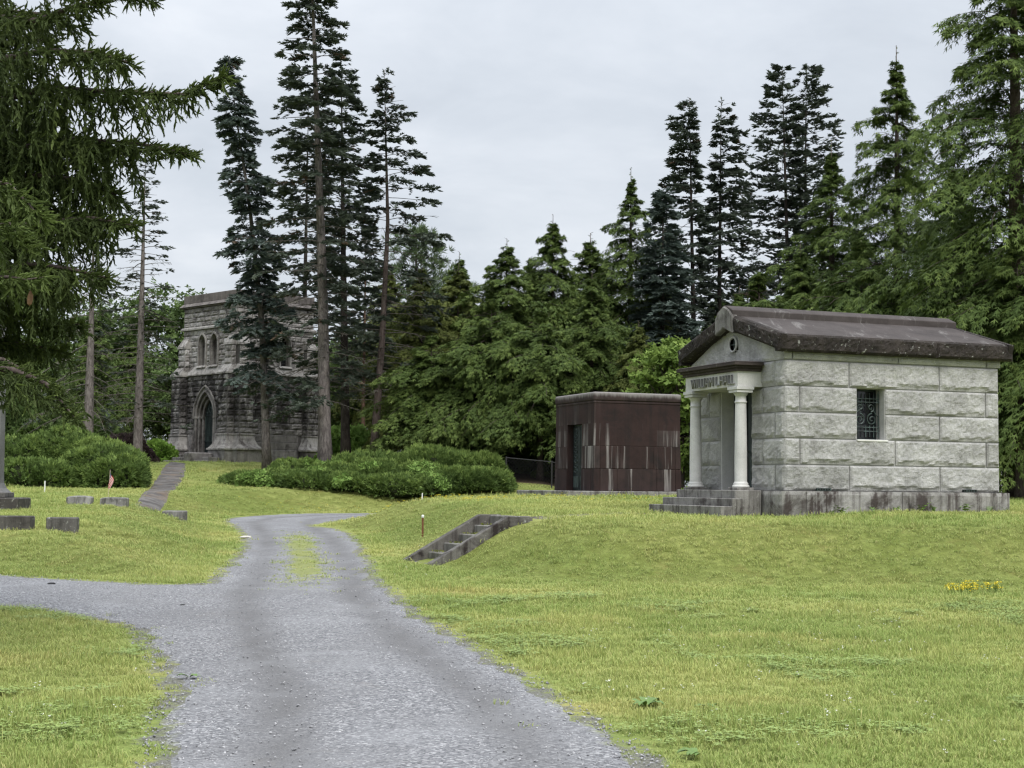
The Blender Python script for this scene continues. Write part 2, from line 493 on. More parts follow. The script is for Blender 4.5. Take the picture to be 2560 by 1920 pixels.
granite('concrete_tread', (.12, .116, .102), (.19, .183, .165), (.05, .044, .036), .6, .5, bumpd=.005, tint=.06, lichen=.3)
granite('monument_granite', (.11, .11, .113), (.16, .16, .163), (.10, .098, .095), .4, .5, bumpd=.004, tint=.0)

def tower_tone(m, P, c):
    z = m.sep(P)[2]
    wob = m.math('MULTIPLY', m.math('SUBTRACT', m.noise(P, .8, 4, .7), .5), 2.4)
    low = m.rng(m.math('ADD', z, wob), 6.9, 7.5, 1, 0)           # black soot below the sill ledge
    up = m.rng(m.math('ADD', z, wob), 4.0, 5.2, .35, 1)
    blk = m.rng(m.noise(m.scaled(P, (1.5, 1.5, .6)), 1.0, 6, .7, .5), .30, .54)
    return m.mix(m.math('MULTIPLY', m.math('MULTIPLY', low, up), m.math('MULTIPLY', blk, .95)), c, (.016, .014, .014))
granite('tower_stone', (.19, .178, .172), (.32, .302, .29), (.05, .044, .043), .75, .35, bumpd=.03, tint=.30, tone=tower_tone)
granite('tower_trim', (.20, .19, .178), (.31, .296, .28), (.06, .053, .05), .75, .6, bumpd=.008, tint=.12)
granite('tower_cap', (.10, .088, .083), (.16, .142, .134), (.05, .043, .042), .6, .5, bumpd=.01, tint=.05)
granite('tower_arch', (.12, .112, .106), (.21, .198, .188), (.035, .031, .03), .8, .6, bumpd=.008, tint=.12)
granite('tower_joint', (.07, .065, .062), (.10, .093, .09), (.03, .027, .027), .7, .3, bumpd=.01, tint=0)

def brown_tone(m, P, c):
    rel = m.n('ShaderNodeVectorMath', {0: P, 1: (2.49, 46.0, 1.5)}, operation='SUBTRACT').outputs[0]
    lx = m.n('ShaderNodeVectorMath', {0: rel, 1: (math.cos(TH), math.sin(TH), 0)}, operation='DOT_PRODUCT').outputs['Value']
    near = m.math('ADD', m.rng(m.math('ABSOLUTE', m.math('SUBTRACT', lx, .42)), .38, .15, 0, .07), m.rng(m.math('ABSOLUTE', m.math('SUBTRACT', lx, 2.6)), .35, .1, 0, .05))
    near = m.math('ADD', near, m.rng(lx, .15, .02, -.02, .07))
    ob = m.n('ShaderNodeObjectInfo').outputs['Random']
    off = m.n('ShaderNodeCombineXYZ', {0: m.math('MULTIPLY', m.math('FLOOR', m.math('MULTIPLY', m.math('SUBTRACT', m.sep(P)[2], 1.5), 1.46)), 5.3), 1: m.math('MULTIPLY', ob, 0.0), 2: 0.0}).outputs[0]
    Q = m.n('ShaderNodeVectorMath', {0: m.scaled(P, (2.6, 2.6, .10)), 1: off}, operation='ADD').outputs[0]
    sk = m.noise(Q, 1.0, 5, .7, .15)
    thr = m.rng(ob, 0, 1, -.02, .035, False)
    f = m.rng(m.math('ADD', m.math('ADD', sk, thr), near), .58, .72)
    top = m.rng(m.math('ADD', m.sep(P)[2], m.math('MULTIPLY', m.noise(P, 6, 4, .7), .4)), 3.95, 3.2, .12, 1)
    cap = m.rng(m.math('ADD', m.sep(P)[2], m.math('MULTIPLY', m.noise(m.scaled(P, (9, 9, .5)), 1, 4, .7), .25)), 4.46, 4.60, 0, .7)
    f = m.math('MAXIMUM', m.math('MULTIPLY', m.math('MULTIPLY', f, top), .8), cap)
    return m.mix(f, c, (.25, .235, .23))
granite('brown_stone', (.021, .0115, .0107), (.031, .0172, .0160), (.011, .009, .009), .6, .4, bumpd=.004, tint=.03, speck=.15, tone=brown_tone)

m = material('bronze_patina')
P = m.pos()
c = m.mix(m.rng(m.noise(m.scaled(P, (8, 8, 2)), 1, 4, .7), .4, .7), (.022, .03, .028), (.085, .125, .115))
m.out(m.bsdf(c, .5, None, .5, .35))
m = material('bronze_dark')
P = m.pos()
c = m.mix(m.rng(m.noise(m.scaled(P, (8, 8, 2)), 1, 4, .7), .4, .7), (.012, .018, .019), (.03, .043, .045))
m.out(m.bsdf(c, .45, None, .5, .35))
m = material('dark_glass')
m.out(m.bsdf((.012, .014, .016), .12, None, .5))
m = material('shadow_interior')
m.out(m.bsdf((.012, .012, .012), .9, None, .1))

# ---------------------------------------------------------------- rock-faced block
def rock(name, o, a, b, n, w, h, mat, parent, amp=.05, depth=.16, cell=.06, seed=0, ledge=True, gap=.011, margin=.0, cap=None):
    """rock-faced stone: o lower corner, a along, b up, n outward (Vectors, local); front bulges by amp"""
    o, a, b, n = Vector(o), Vector(a), Vector(b), Vector(n)
    nx_, nz_ = max(3, min(64, round(w / cell))), max(3, min(15, round(h / cell)))
    vs = []
    sv = Vector((seed * 3.17, seed * 1.31, seed * 2.73))
    for j in range(nz_ + 1):
        t = j / nz_
        tt = gap + (h - 2 * gap) * t
        for i in range(nx_ + 1):
            s = i / nx_
            ss = gap + (w - 2 * gap) * s
            if i in (0, nx_) or j in (0, nz_):
                d = -.004
            else:
                p = Vector((ss, tt, 0))
                e = min(1, min(ss, w - ss) / .05, (h - tt) / .05)
                nn = mnoise.noise(p * 2.3 + sv) * .40 + mnoise.noise(p * 6.0 + sv) * .38 + mnoise.noise(p * 15 + sv) * .42
                d = amp * (.55 + .75 * nn) * (.35 + .65 * e)
                if ledge:
                    on = mnoise.noise(Vector((ss * 1.7, seed * 3.3, 7)))
                    tl = h * (.10 + .09 * mnoise.noise(Vector((ss * 2.3, seed * 5.7, 0))) + .07 * mnoise.noise(Vector((ss * 7, seed * 2.2, 3))))
                    x_ = (tt - tl) / (.05 + .10 * max(0, mnoise.noise(Vector((ss * 5, seed, 9)))))
                    if on > -.15:
                        k_ = min(1, max(.0, x_))
                        d = d * (.15 + .85 * k_ * k_ * (3 - 2 * k_)) + (amp * .22 if 0 < x_ < 2.5 else 0) * (1 - min(1, abs(x_ - 1) / 1.5))
            vs.append(o + a * ss + b * tt + n * d)
    fs = []
    W1 = nx_ + 1
    for j in range(nz_):
        for i in range(nx_):
            k = j * W1 + i
            fs.append((k, k + 1, k + W1 + 1, k + W1))
    ring = [i for i in range(nx_)] + [j * W1 + nx_ for j in range(nz_)] + [nz_ * W1 + nx_ - i for i in range(nx_)] + [(nz_ - j) * W1 for j in range(nz_)]
    b0 = len(vs)
    vs += [vs[k] - n * depth for k in ring]
    R_ = len(ring)
    fs += [(ring[(k + 1) % R_], ring[k], b0 + k, b0 + (k + 1) % R_) for k in range(R_)]
    fs.append(tuple(b0 + R_ - 1 - k for k in range(R_)))
    me = bpy.data.meshes.new(name)
    me.from_pydata([tuple(v) for v in vs], [], fs)
    if a.cross(b).dot(n) < 0:
        me.flip_normals()
    setmat(me, mat)
    return mesh_obj(name, me, parent)

X_, Y_, Z_ = Vector((1, 0, 0)), Vector((0, 1, 0)), Vector((0, 0, 1))

# ================================================================ light grey granite mausoleum
hall = empty('granite_mausoleum', 'light grey rock-faced granite mausoleum with gabled dark roof and columned porch', 'mausoleum', (5.39, 30.0, 1.08), TH)
HW, HL = 3.92, 5.17
# core walls behind the facing stones (leave window and doorway open)
core = MB()
q = .03
core.box(q, 1.69, q, .45, .02, 3.2).box(2.35, HL - q, q, .45, .02, 3.2)
core.box(1.69, 2.35, q, .45, .02, 1.54).box(1.69, 2.35, q, .45, 2.58, 3.2)
core.box(HL - .45, HL - q, .451, HW - q, .02, 3.2).box(q, HL - q - .42, HW - .45, HW - q, .02, 3.2)
core.box(q, .42, .452, 1.29, .02, 3.2).box(q, .42, 2.63, HW - .452, .02, 3.2).box(q, .42, 1.291, 2.629, 2.58, 3.2)
core.build('wall', 'grey_granite_smooth', hall)
MB().box(.5, HL - .5, .5, HW - .5, 3.0, 3.15).build('ceiling', 'shadow_interior', hall)
sd = 1
CH = .52
side = {0: [0, 1.5, 3.68, HL], 1: [0, .35, 2.59, 4.84, HL], 2: [0, 1.69, None, 2.35, 3.68, HL], 3: [0, .35, 1.69, None, 2.35, 4.84, HL], 4: [0, 1.5, 3.68, HL]}
for k, js in side.items():
    prev = js[0]
    skip = False
    for jn in js[1:]:
        if jn is None:
            skip = True
            continue
        if not skip:
            rock('stone', (prev, 0, .5 + k * CH), X_, Z_, -Y_, jn - prev, CH, 'grey_granite_rock', hall, .055, .1, .036, sd); sd += 1
        skip = False
        prev = jn
for k in range(5):
    c0 = .36 if k % 2 == 0 else .83
    segs = [(0, c0), (c0, 1.29), (2.63, HW - c0), (HW - c0, HW)] if k < 4 else [(0, .36), (.36, 1.29), (1.29, 2.63), (2.63, 3.56), (3.56, HW)]
    for y0, y1 in segs:
        rock('stone', (0, y1, .5 + k * CH), -Y_, Z_, -X_, y1 - y0, CH, 'grey_granite_rock', hall, .05, .1, .055, sd); sd += 1
    # far and rear walls
    for y0, y1 in ([(0, 1.4), (1.4, HW)] if k % 2 else [(0, 2.3), (2.3, HW)]):
        rock('stone', (HL, y0, .5 + k * CH), Y_, Z_, X_, y1 - y0, CH, 'grey_granite_rock', hall, .05, .1, .11, sd); sd += 1
    for x0, x1 in ([(0, 1.8), (1.8, 3.6), (3.6, HL)] if k % 2 else [(0, 2.6), (2.6, HL)]):
        rock('stone', (x1, HW, .5 + k * CH), -X_, Z_, Y_, x1 - x0, CH, 'grey_granite_rock', hall, .05, .1, .11, sd); sd += 1
# plinth
pj = [-.12, .41, 2.66, 4.92, HL + .16]
for x0, x1 in zip(pj, pj[1:]):
    rock('plinth_stone', (x0, -.13, -.15), X_, Z_, -Y_, x1 - x0, .65, 'plinth_granite', hall, .035, .2, .07, sd, False); sd += 1
for y0, y1 in ((-.13, .66), (3.2, HW + .13)):
    rock('plinth_stone', (-.13, y1, -.15), -Y_, Z_, -X_, y1 - y0, .65, 'plinth_granite', hall, .03, .2, .07, sd, False); sd += 1
rock('plinth_stone', (HL + .16, -.13, -.15), Y_, Z_, X_, HW + .26, .65, 'plinth_granite', hall, .03, .2, .15, sd, False)
MB().box(-.10, HL + .13, -.11, HW + .1, -.15, .497).build('plinth_core', 'plinth_granite', hall)
# frieze course
fj = [-.03, .17, 2.66, 4.84, HL + .04]
for x0, x1 in zip(fj, fj[1:]):
    rock('frieze_stone', (x0, -.035, 3.10), X_, Z_, -Y_, x1 - x0, .16, 'grey_granite_rock', hall, .03, .2, .05, sd, False); sd += 1
for nm, (o, a, n, w_) in {'a': ((HL + .03, 0, 3.1), Y_, X_, HW), 'b': ((HL, HW + .03, 3.1), -X_, Y_, HL)}.items():
    rock('frieze_stone', o, a, Z_, n, w_, .16, 'grey_granite_rock', hall, .03, .2, .1, sd, False); sd += 1
# tympanum (front gable), rock faced with round vent; rear gable plain
def gable(x, nx__, mat, hole):
    bm = bmesh.new()
    nY, nZ = 56, 16
    ya, yb, z0 = .0, HW, 3.10
    zt = lambda y: 3.10 + .12 + (1.0 - abs(y - HW / 2) / (HW / 2)) * .80
    grid = {}
    for i in range(nY + 1):
        y = ya + (yb - ya) * i / nY
        for j in range(nZ + 1):
            z = z0 + (zt(y) - z0) * j / nZ
            e = min(1, (z - z0) / .05, (zt(y) - z) / .03 + .2, (y - ya) / .06, (yb - y) / .06)
            p = Vector((y * 1.0, z, 5.5))
            d = .045 * (.5 + .5 * mnoise.noise(p * 3) + .45 * mnoise.noise(p * 8) + .4 * mnoise.noise(p * 17)) * max(0, e)
            grid[i, j] = bm.verts.new((x + nx__ * d, y, z))
    for i in range(nY):
        for j in range(nZ):
            yc = ya + (yb - ya) * (i + .5) / nY
            zc_ = z0 + (zt(yc) - z0) * (j + .5) / nZ
            if hole and (yc - HW / 2) ** 2 + (zc_ - 3.55) ** 2 < .145 ** 2:
                continue
            bm.faces.new((grid[i, j], grid[i + 1, j], grid[i + 1, j + 1], grid[i, j + 1]))
    bmesh.ops.recalc_face_normals(bm, faces=bm.faces)
    me = bpy.data.meshes.new('tympanum'); bm.to_mesh(me); bm.free(); setmat(me, mat)
    return mesh_obj('tympanum', me, hall)
tym = gable(-.012, -1, 'grey_granite_rock', True)
gable(HL + .012, 1, 'grey_granite_rock', False)
MB().prism([(.05, 3.2), (HW - .05, 3.2), (HW - .05, 3.25), (HW / 2, 4.0), (.05, 3.25)], 'x', .14, .2).build('vent_backing', 'shadow_interior', tym)
vr = MB()
ringp = [(-.06, HW / 2 + .155 * math.cos(t), 3.55 + .155 * math.sin(t)) for t in np.linspace(0, 2 * math.pi, 21)]
vr.tube(ringp, .022, 6, False)
ve = vr.build('vent_ring', 'grey_granite_smooth', tym)
MB().box(-.03, -.015, HW / 2 - .012, HW / 2 + .012, 3.40, 3.70).box(-.031, -.014, HW / 2 - .15, HW / 2 + .15, 3.538, 3.562).build('vent_cross', 'bronze_patina', tym)
# roof: two slabs, rough eaves and rakes, ridge cap, peak stone
OV, XF, XR = .20, -.24, HL + .24
ridge_y = HW / 2
ZE, ZA = 3.59, 4.21
for sgn in (0, 1):
    ye = -OV if sgn == 0 else HW + OV
    prof = [(ye + (.04 if sgn == 0 else -.04), ZE - .30), (ye + (.03 if sgn == 0 else -.03), ZE), (ridge_y, ZA), (ridge_y, ZA - .34)]
    r_ = MB().prism(prof, 'x', XF + .03, XR - .03).build('roof_slab', 'roof_stone', hall)
# eave rock along near and far sides
rj = [XF, 1.6, 3.5, XR]
for x0, x1 in zip(rj, rj[1:]):
    rock('eave_block', (x0, -OV + .03, ZE - .345), X_, Z_, -Y_, x1 - x0, .345, 'eave_stone', hall, .085, .12, .045, sd, False, .001); sd += 1
rock('eave_block', (XR, HW + OV - .03, ZE - .345), -X_, Z_, Y_, XR - XF, .345, 'eave_stone', hall, .05, .12, .1, sd, False, .001); sd += 1
sl = Vector((0, ridge_y + OV, ZA - ZE))
slen = sl.length; sl.normalize()
rup = Vector((0, -sl.z, sl.y))
for xx, nn_ in ((XF + .03, -X_), (XR - .03, X_)):
    rock('rake_block', (xx, -OV + .03, ZE - .33), sl, rup, nn_, slen, .33, 'eave_stone', hall, .08, .12, .05, sd, False, .001); sd += 1
    sl2 = Vector((0, -sl.y, sl.z)); rup2 = Vector((0, sl.z, sl.y))
    rock('rake_block', (xx, HW + OV - .03, ZE - .33), sl2, rup2, nn_, slen, .33, 'eave_stone', hall, .08, .12, .05, sd, False, .001); sd += 1
capp = [(-.34, ZA - .13), (-.34, ZA + .03), (-.05, ZA + .15), (.05, ZA + .15), (.34, ZA + .03), (.34, ZA - .13)]
MB().prism([(ridge_y + y, z) for y, z in capp], 'x', XF - .02, XR - .05).build('ridge_cap', 'roof_stone', hall, .012)
pk = [(-.46, ZA - .47), (-.46, ZA - .10), (-.3, ZA + .03), (-.05, ZA + .13), (.05, ZA + .13), (.3, ZA + .03), (.46, ZA - .10), (.46, ZA - .47), (0, ZA - .33)]
MB().prism([(ridge_y + y * .8, z) for y, z in pk], 'x', XF - .055, XF + .1).build('peak_stone', 'peak_granite', hall, .025)
# window: reveal, pane, grille
win = MB().box(1.694, 2.346, .36, .38, 1.545, 2.575).build('window', 'dark_glass', hall)
MB().box(1.66, 2.40, -.045, .33, 1.50, 1.542).build('sill', 'sill_highlight', win, .008)
for x0, x1, z0, z1 in ((1.695, 1.73, 1.545, 2.575), (2.31, 2.345, 1.545, 2.575), (1.731, 2.309, 2.54, 2.575), (1.731, 2.309, 1.545, 1.58)):
    MB().box(x0, x1, .31, .35, z0, z1).build('frame_bar', 'bronze_dark', win)
YG = .20
for k in range(7):
    x = 1.74 + k * .094
    for z0, z1 in ((1.60, 1.84), (2.28, 2.50)):
        MB().tube([(x, YG, z0), (x, YG, z1)], .009, 5).build('grille_bar', 'bronze_patina', win)
for z in (1.72, 1.80, 2.31, 2.38):
    MB().tube([(1.695, YG, z), (2.345, YG, z)], .010, 5).build('grille_bar', 'bronze_patina', win)
for x in (1.705, 2.335):
    MB().tube([(x, YG, 1.56), (x, YG, 2.55)], .010, 5).build('grille_bar', 'bronze_patina', win)
def spiral(cx, cz, r0, turns, a0, sgn):
    return [(cx + r0 * (1 - t * .85) * math.cos(a0 + sgn * t * turns * 2 * math.pi), YG, cz + r0 * (1 - t * .85) * math.sin(a0 + sgn * t * turns * 2 * math.pi)) for t in np.linspace(0, 1, 26)]
for sx in (-1, 1):
    cx = 2.02 + sx * .145
    MB().tube(spiral(cx, 1.96, .125, 1.6, math.pi / 2, sx), .012, 5).build('grille_scroll', 'bronze_patina', win)
    MB().tube(spiral(cx + sx * -.02, 2.20, .085, 1.4, -math.pi / 2, sx), .011, 5).build('grille_scroll', 'bronze_patina', win)
    MB().tube([(2.02 + sx * .30, YG, 1.82), (2.02 + sx * .29, YG, 2.02), (2.02 + sx * .20, YG, 2.12), (2.02 + sx * .07, YG, 2.2), (2.02 + sx * .05, YG, 2.28)], .010, 5).build('grille_scroll', 'bronze_patina', win)
for x0 in (.70, 4.22):
    v_ = MB().box(x0, x0 + .32, -.075, .02, .503, .556).build('vent_grille', 'bronze_patina', hall)
    for k in range(5):
        MB().box(x0 + .02 + k * .06, x0 + .05 + k * .06, -.079, -.07, .512, .548).build('slot', 'shadow_interior', v_)
# doorway
for ya_, yb_ in ((2.60, 2.632), (1.288, 1.32)):
    MB().box(.03, .42, ya_, yb_, .5, 2.58).build('door_jamb', 'grey_granite_smooth', hall)
door = MB().box(.33, .37, 1.32, 2.60, .5, 2.58).build('door', 'bronze_dark', hall)
for y0, y1 in ((1.33, 1.93), (1.99, 2.59)):
    MB().box(.305, .329, y0 + .03, y1 - .03, .56, 1.2).build('door_panel', 'bronze_patina', door, .01)
    MB().box(.305, .329, y0 + .03, y1 - .03, 1.28, 2.5).build('door_panel', 'bronze_dark', door, .01)
MB().lathe([(0, -.02), (.03, -.015), (.03, .015), (0, .02)], (.28, 1.92, 1.3), 10).build('handle', 'bronze_patina', door)
# porch
MB().box(-.74, -.131, .66, 3.20, -.15, .5).build('porch_floor', 'step_granite', hall, .012)
MB().box(-.98, -.741, .34, 3.38, -.15, .335).build('step', 'step_granite', hall, .012)
MB().box(-1.25, -.981, .32, 3.50, -.15, .18).build('step', 'step_granite', hall, .012)
cp = [(.175, 0.05), (.178, .075), (.165, .10), (.148, .105), (.155, .125), (.148, .145), (.135, .15), (.128, .18), (.127, .7), (.122, 1.2), (.112, 1.74), (.111, 1.755), (.128, 1.77), (.128, 1.79), (.111, 1.80), (.110, 1.90), (.118, 1.905), (.145, 1.95), (.15, 1.965)]
for yc in (.993, 2.927):
    col = MB().lathe(cp, (-.42, yc, .5), 28).build('column', 'grey_granite_smooth', hall, smooth=False)
    me = col.data
    for p_ in me.polygons: p_.use_smooth = len(p_.vertices) == 4
    MB().box(-.42 - .19, -.42 + .19, yc - .19, yc + .19, .501, .552).build('column_base', 'step_granite', col, .006)
    ab = MB().box(-.42 - .18, -.42 + .18, yc - .18, yc + .18, 2.467, 2.525)
    ab.box(-.42 - .2, -.42 + .2, yc - .2, yc + .2, 2.526, 2.588)
    ab.build('capital', 'grey_granite_smooth', col, .004)
ent = MB().box(-.58, -.002, .83, 3.09, 2.59, 2.90).build('entablature', 'grey_granite_smooth', hall, .004)
co = MB()
for e, z0, z1 in ((.05, 2.901, 2.96), (.09, 2.961, 3.01), (.15, 3.011, 3.075)):
    co.box(-.58 - e, -.06, .83 - e, 3.09 + e, z0, z1)
co.frustum((-.74, -.06, .67, 3.25), 3.076, (-.68, -.06, .74, 3.18), 3.10)
co.build('cornice', 'cornice_stone', hall, .005)
# raised lettering on the entablature front
fc = bpy.data.curves.new('lettering', 'FONT')
fc.body = 'WILLIAM L.HALL'
fc.size = .205
fc.extrude = .03
fc.align_x = 'CENTER'; fc.align_y = 'CENTER'
fc.offset = .0
fc.space_character = 1.02
fo = bpy.data.objects.new('tmp_text', fc)
COL.objects.link(fo)
bpy.context.view_layer.update()
dg = bpy.context.evaluated_depsgraph_get()
lm = bpy.data.meshes.new_from_object(fo.evaluated_get(dg))
bpy.data.objects.remove(fo, do_unlink=True)
lm.materials.clear(); setmat(lm, 'lettering_shaded')
_c = np.array([v.co[:] for v in lm.vertices]); _mn, _mx = _c.min(0), _c.max(0)
lm.transform(Matrix.Diagonal((1.84 / (_mx[0] - _mn[0]), .195 / (_mx[1] - _mn[1]), 1, 1)) @ Matrix.Translation(Vector((-(_mx[0] + _mn[0]) / 2, -(_mx[1] + _mn[1]) / 2, 0))))
lt = mesh_obj('lettering', lm, ent)
lt.matrix_local = Matrix.Translation((-.595, 1.87, 2.735)) @ Matrix(((0, 0, -1, 0), (-1, 0, 0, 0), (0, 1, 0, 0), (0, 0, 0, 1)))

# ================================================================ small brown mausoleum
bro = empty('brown_mausoleum', 'small flat-topped dark brown stone mausoleum streaked with grey stains', 'mausoleum', (2.49, 46.0, 1.50), TH)
BW, BL = 3.07, 2.97
MB().box(.32, BL - .03, .03, BW - .03, 0, 2.9).box(.03, .319, .03, .97, 0, 2.9).box(.03, .319, 2.09, BW - .03, 0, 2.9).box(.03, .319, .971, 2.089, 2.06, 2.9).build('wall', 'brown_stone', bro)
zc_ = [0, .68, 1.37, 2.06, 2.67]
for k in range(4):
    z0, z1 = zc_[k] + .004, zc_[k + 1] - .004
    bt0, bt1 = .016 * z0, .016 * z1
    def slab(x0, x1, y0, y1, fx, fy):
        """battered ashlar: fx/fy = which outer faces lean"""
        p = []
        for z, bt in ((z0, bt0), (z1, bt1)):
            xa, xb, ya, yb = x0, x1, y0, y1
            if 'f' in fx: xa += bt
            if 'r' in fx: xb -= bt
            if 'n' in fy: ya += bt
            if 'b' in fy: yb -= bt
            p += [(xa, ya, z), (xb, ya, z), (xb, yb, z), (xa, yb, z)]
        MB().hexa(p).build('block', 'brown_stone', bro, .01)
    g = .003
    xs = [(.22, .79), (.79, 2.13), (2.13, BL - .2)] if k % 2 == 0 else [(.22, .9), (.9, 2.02), (2.02, BL - .2)]
    for x0, x1 in xs:
        slab(x0 + g, x1 - g, 0, .2, '', 'n'); slab(x0 + g, x1 - g, BW - .2, BW, '', 'b')
    slab(0, .22 - g, 0, .22 - g, 'f', 'n'); slab(0, .22 - g, BW - .22 + g, BW, 'f', 'b')
    slab(BL - .2 + g, BL, 0, .22 - g, 'r', 'n'); slab(BL - .2 + g, BL, BW - .22 + g, BW, 'r', 'b')
    ys = [(.22, .97), (2.09, BW - .22)] if k < 3 else [(.22, BW - .22)]
    for y0, y1 in ys:
        slab(0, .2, y0 + g, y1 - g, 'f', '')
    for y0, y1 in ((.22, 1.5), (1.5, BW - .22)):
        slab(BL - .2, BL, y0 + g, y1 - g, 'r', '')
MB().box(.015, BL - .015, .015, BW - .015, 2.672, 2.735).build('band', 'brown_stone', bro, .012)
cpm = MB().box(-.005, BL + .005, -.005, BW + .005, 2.737, 3.01).build('coping', 'brown_stone', bro, .075, True, 3)
for p_ in cpm.data.polygons: p_.use_smooth = False
bd = MB().box(.24, .28, .98, 2.08, 0.02, 2.055).build('door', 'bronze_patina', bro)
for y0, y1 in ((1.0, 1.50), (1.54, 2.06)):
    lf = MB().box(.215, .239, y0, y1, .05, 2.0).build('door_leaf', 'bronze_dark', bd, .008)
    MB().box(.20, .214, y0 + .06, y1 - .06, .10, .45).build('kick_panel', 'bronze_patina', lf, .006)
    for k in range(9):
        zz = .62 + k * .155
        MB().tube([(.205, (y0 + y1) / 2 + .11 * math.cos(t), zz + .06 * math.sin(t)) for t in np.linspace(0, 2 * math.pi, 9)], .011, 4, False).build('tracery_ring', 'bronze_patina', lf)
MB().box(-.95, BL + .28, -.28, BW + .9, -.35, .0).build('base_slab', 'step_granite', bro, .02)

# ================================================================ tower mausoleum
tow = empty('stone_tower', 'tall square stained stone tower mausoleum with buttresses and pointed-arch door', 'mausoleum', (-13.66, 75.0, 2.60), math.radians(45))
TB = 4.74
LW = -.15           # lower wall plane
# unit rock-faced stone variants, shared by all tower stones
def unit_stone(seed):
    n, vs, fs = 4, [], []
    for j in range(n + 1):
        for i in range(n + 1):
            s, t = i / n, j / n
            ed = i in (0, n) or j in (0, n)
            d = 0 if ed else -(.55 + .55 * mnoise.noise(Vector((s * 2.7 + seed * 4.1, t * 2.2, seed * 1.7))) + .35 * mnoise.noise(Vector((s * 7 + seed, t * 7, seed * 3.3))))
            js = 0 if i in (0, n) else .05 * mnoise.noise(Vector((s * 9, t * 9, seed + 20)))
            vs.append((s + js, d, t))
    for j in range(n):
        for i in range(n):
            k = j * (n + 1) + i
            fs.append((k, k + 1, k + n + 2, k + n + 1))
    c_ = [(0, 0, 0), (1, 0, 0), (1, 0, 1), (0, 0, 1)]
    b0 = len(vs)
    vs += [(x, 1.2, z) for x, _, z in c_]
    cor = [0, n, (n + 1) * (n + 1) - 1, n * (n + 1)]
    ring = [list(range(0, n + 1)), [j * (n + 1) + n for j in range(n + 1)], [n * (n + 1) + n - i for i in range(n + 1)], [(n - j) * (n + 1) for j in range(n + 1)]]
    for e in range(4):
        fs.append(tuple(ring[e][::-1]) + (b0 + e, b0 + (e + 1) % 4))
    me = bpy.data.meshes.new('stone'); me.from_pydata(vs, [], fs); setmat(me, 'tower_stone')
    return me
US = [unit_stone(s) for s in range(10)]
extra_v, extra_f = [], []
stone_parts = [0]
def put_stone(o, a, n, w_, h_, part):
    g = .012
    me = US[rnd.randrange(len(US))]
    am = .055 + .03 * rnd.random()
    M_ = Matrix.Translation(Vector(o) + Vector(a) * g + Z_ * g) @ Matrix((
        (a[0] * (w_ - 2 * g), -n[0] * am, 0, 0), (a[1] * (w_ - 2 * g), -n[1] * am, 0, 0), (0, 0, h_ - 2 * g, 0), (0, 0, 0, 1)))
    if part and stone_parts[0] < 300:
        o_ = mesh_obj('stone', me, tow)
        o_.matrix_local = M_
        stone_parts[0] += 1
    else:
        b0 = len(extra_v)
        extra_v.extend([tuple(M_ @ v.co) for v in me.vertices])
        extra_f.extend([tuple(b0 + i for i in p.vertices) for p in me.polygons])
def courses(o, a, n, w_, h_, ch, lw, part, hole=None, phase=0):
    k = max(1, round(h_ / ch)); ch = h_ / k
    o = Vector(o)
    for j in range(k):
        zm = o.z + (j + .5) * ch
        spans = [(0, w_)]
        for hf in (hole or []):
            hv = hf(zm)
            if hv:
                ns = []
                for s0, s1 in spans:
                    if hv[0] > s0 + .05: ns.append((s0, min(hv[0], s1)))
                    if hv[1] < s1 - .05: ns.append((max(hv[1], s0), s1))
                spans = ns
        for s0, s1 in spans:
            if s1 - s0 < .06: continue
            s = s0
            first = True
            while s < s1 - 1e-4:
                L_ = lw * (.6 + .8 * rnd.random())
                if first and (j + phase) % 2: L_ *= .6
                first = False
                if s1 - (s + L_) < lw * .45: L_ = s1 - s
                put_stone(o + Vector(a) * s + Z_ * (j * ch), a, n, min(L_, s1 - s), ch, part)
                s += L_
# pointed arch helper: half width at height z
def arch_hw(r, zs, rise):
    c = (rise * rise - r * r) / (2 * r)
    R_ = r + c
    def f(z):
        if z <= zs: return r
        if z >= zs + rise: return 0
        return max(0, math.sqrt(max(0, R_ * R_ - (z - zs) ** 2)) - c)
    return f
def arch_path(r, z0, zs, rise, n=9):
    f = arch_hw(r, zs, rise)
    zz = [z0, zs] + [zs + rise * math.sin(math.pi / 2 * k / n) for k in range(1, n + 1)]
    left = [(-f(z), z) for z in zz]
    return left + [(-x, z) for x, z in left[::-1][1:]]
DC = 2.37
out_f = arch_hw(.98, 2.40, 1.48)
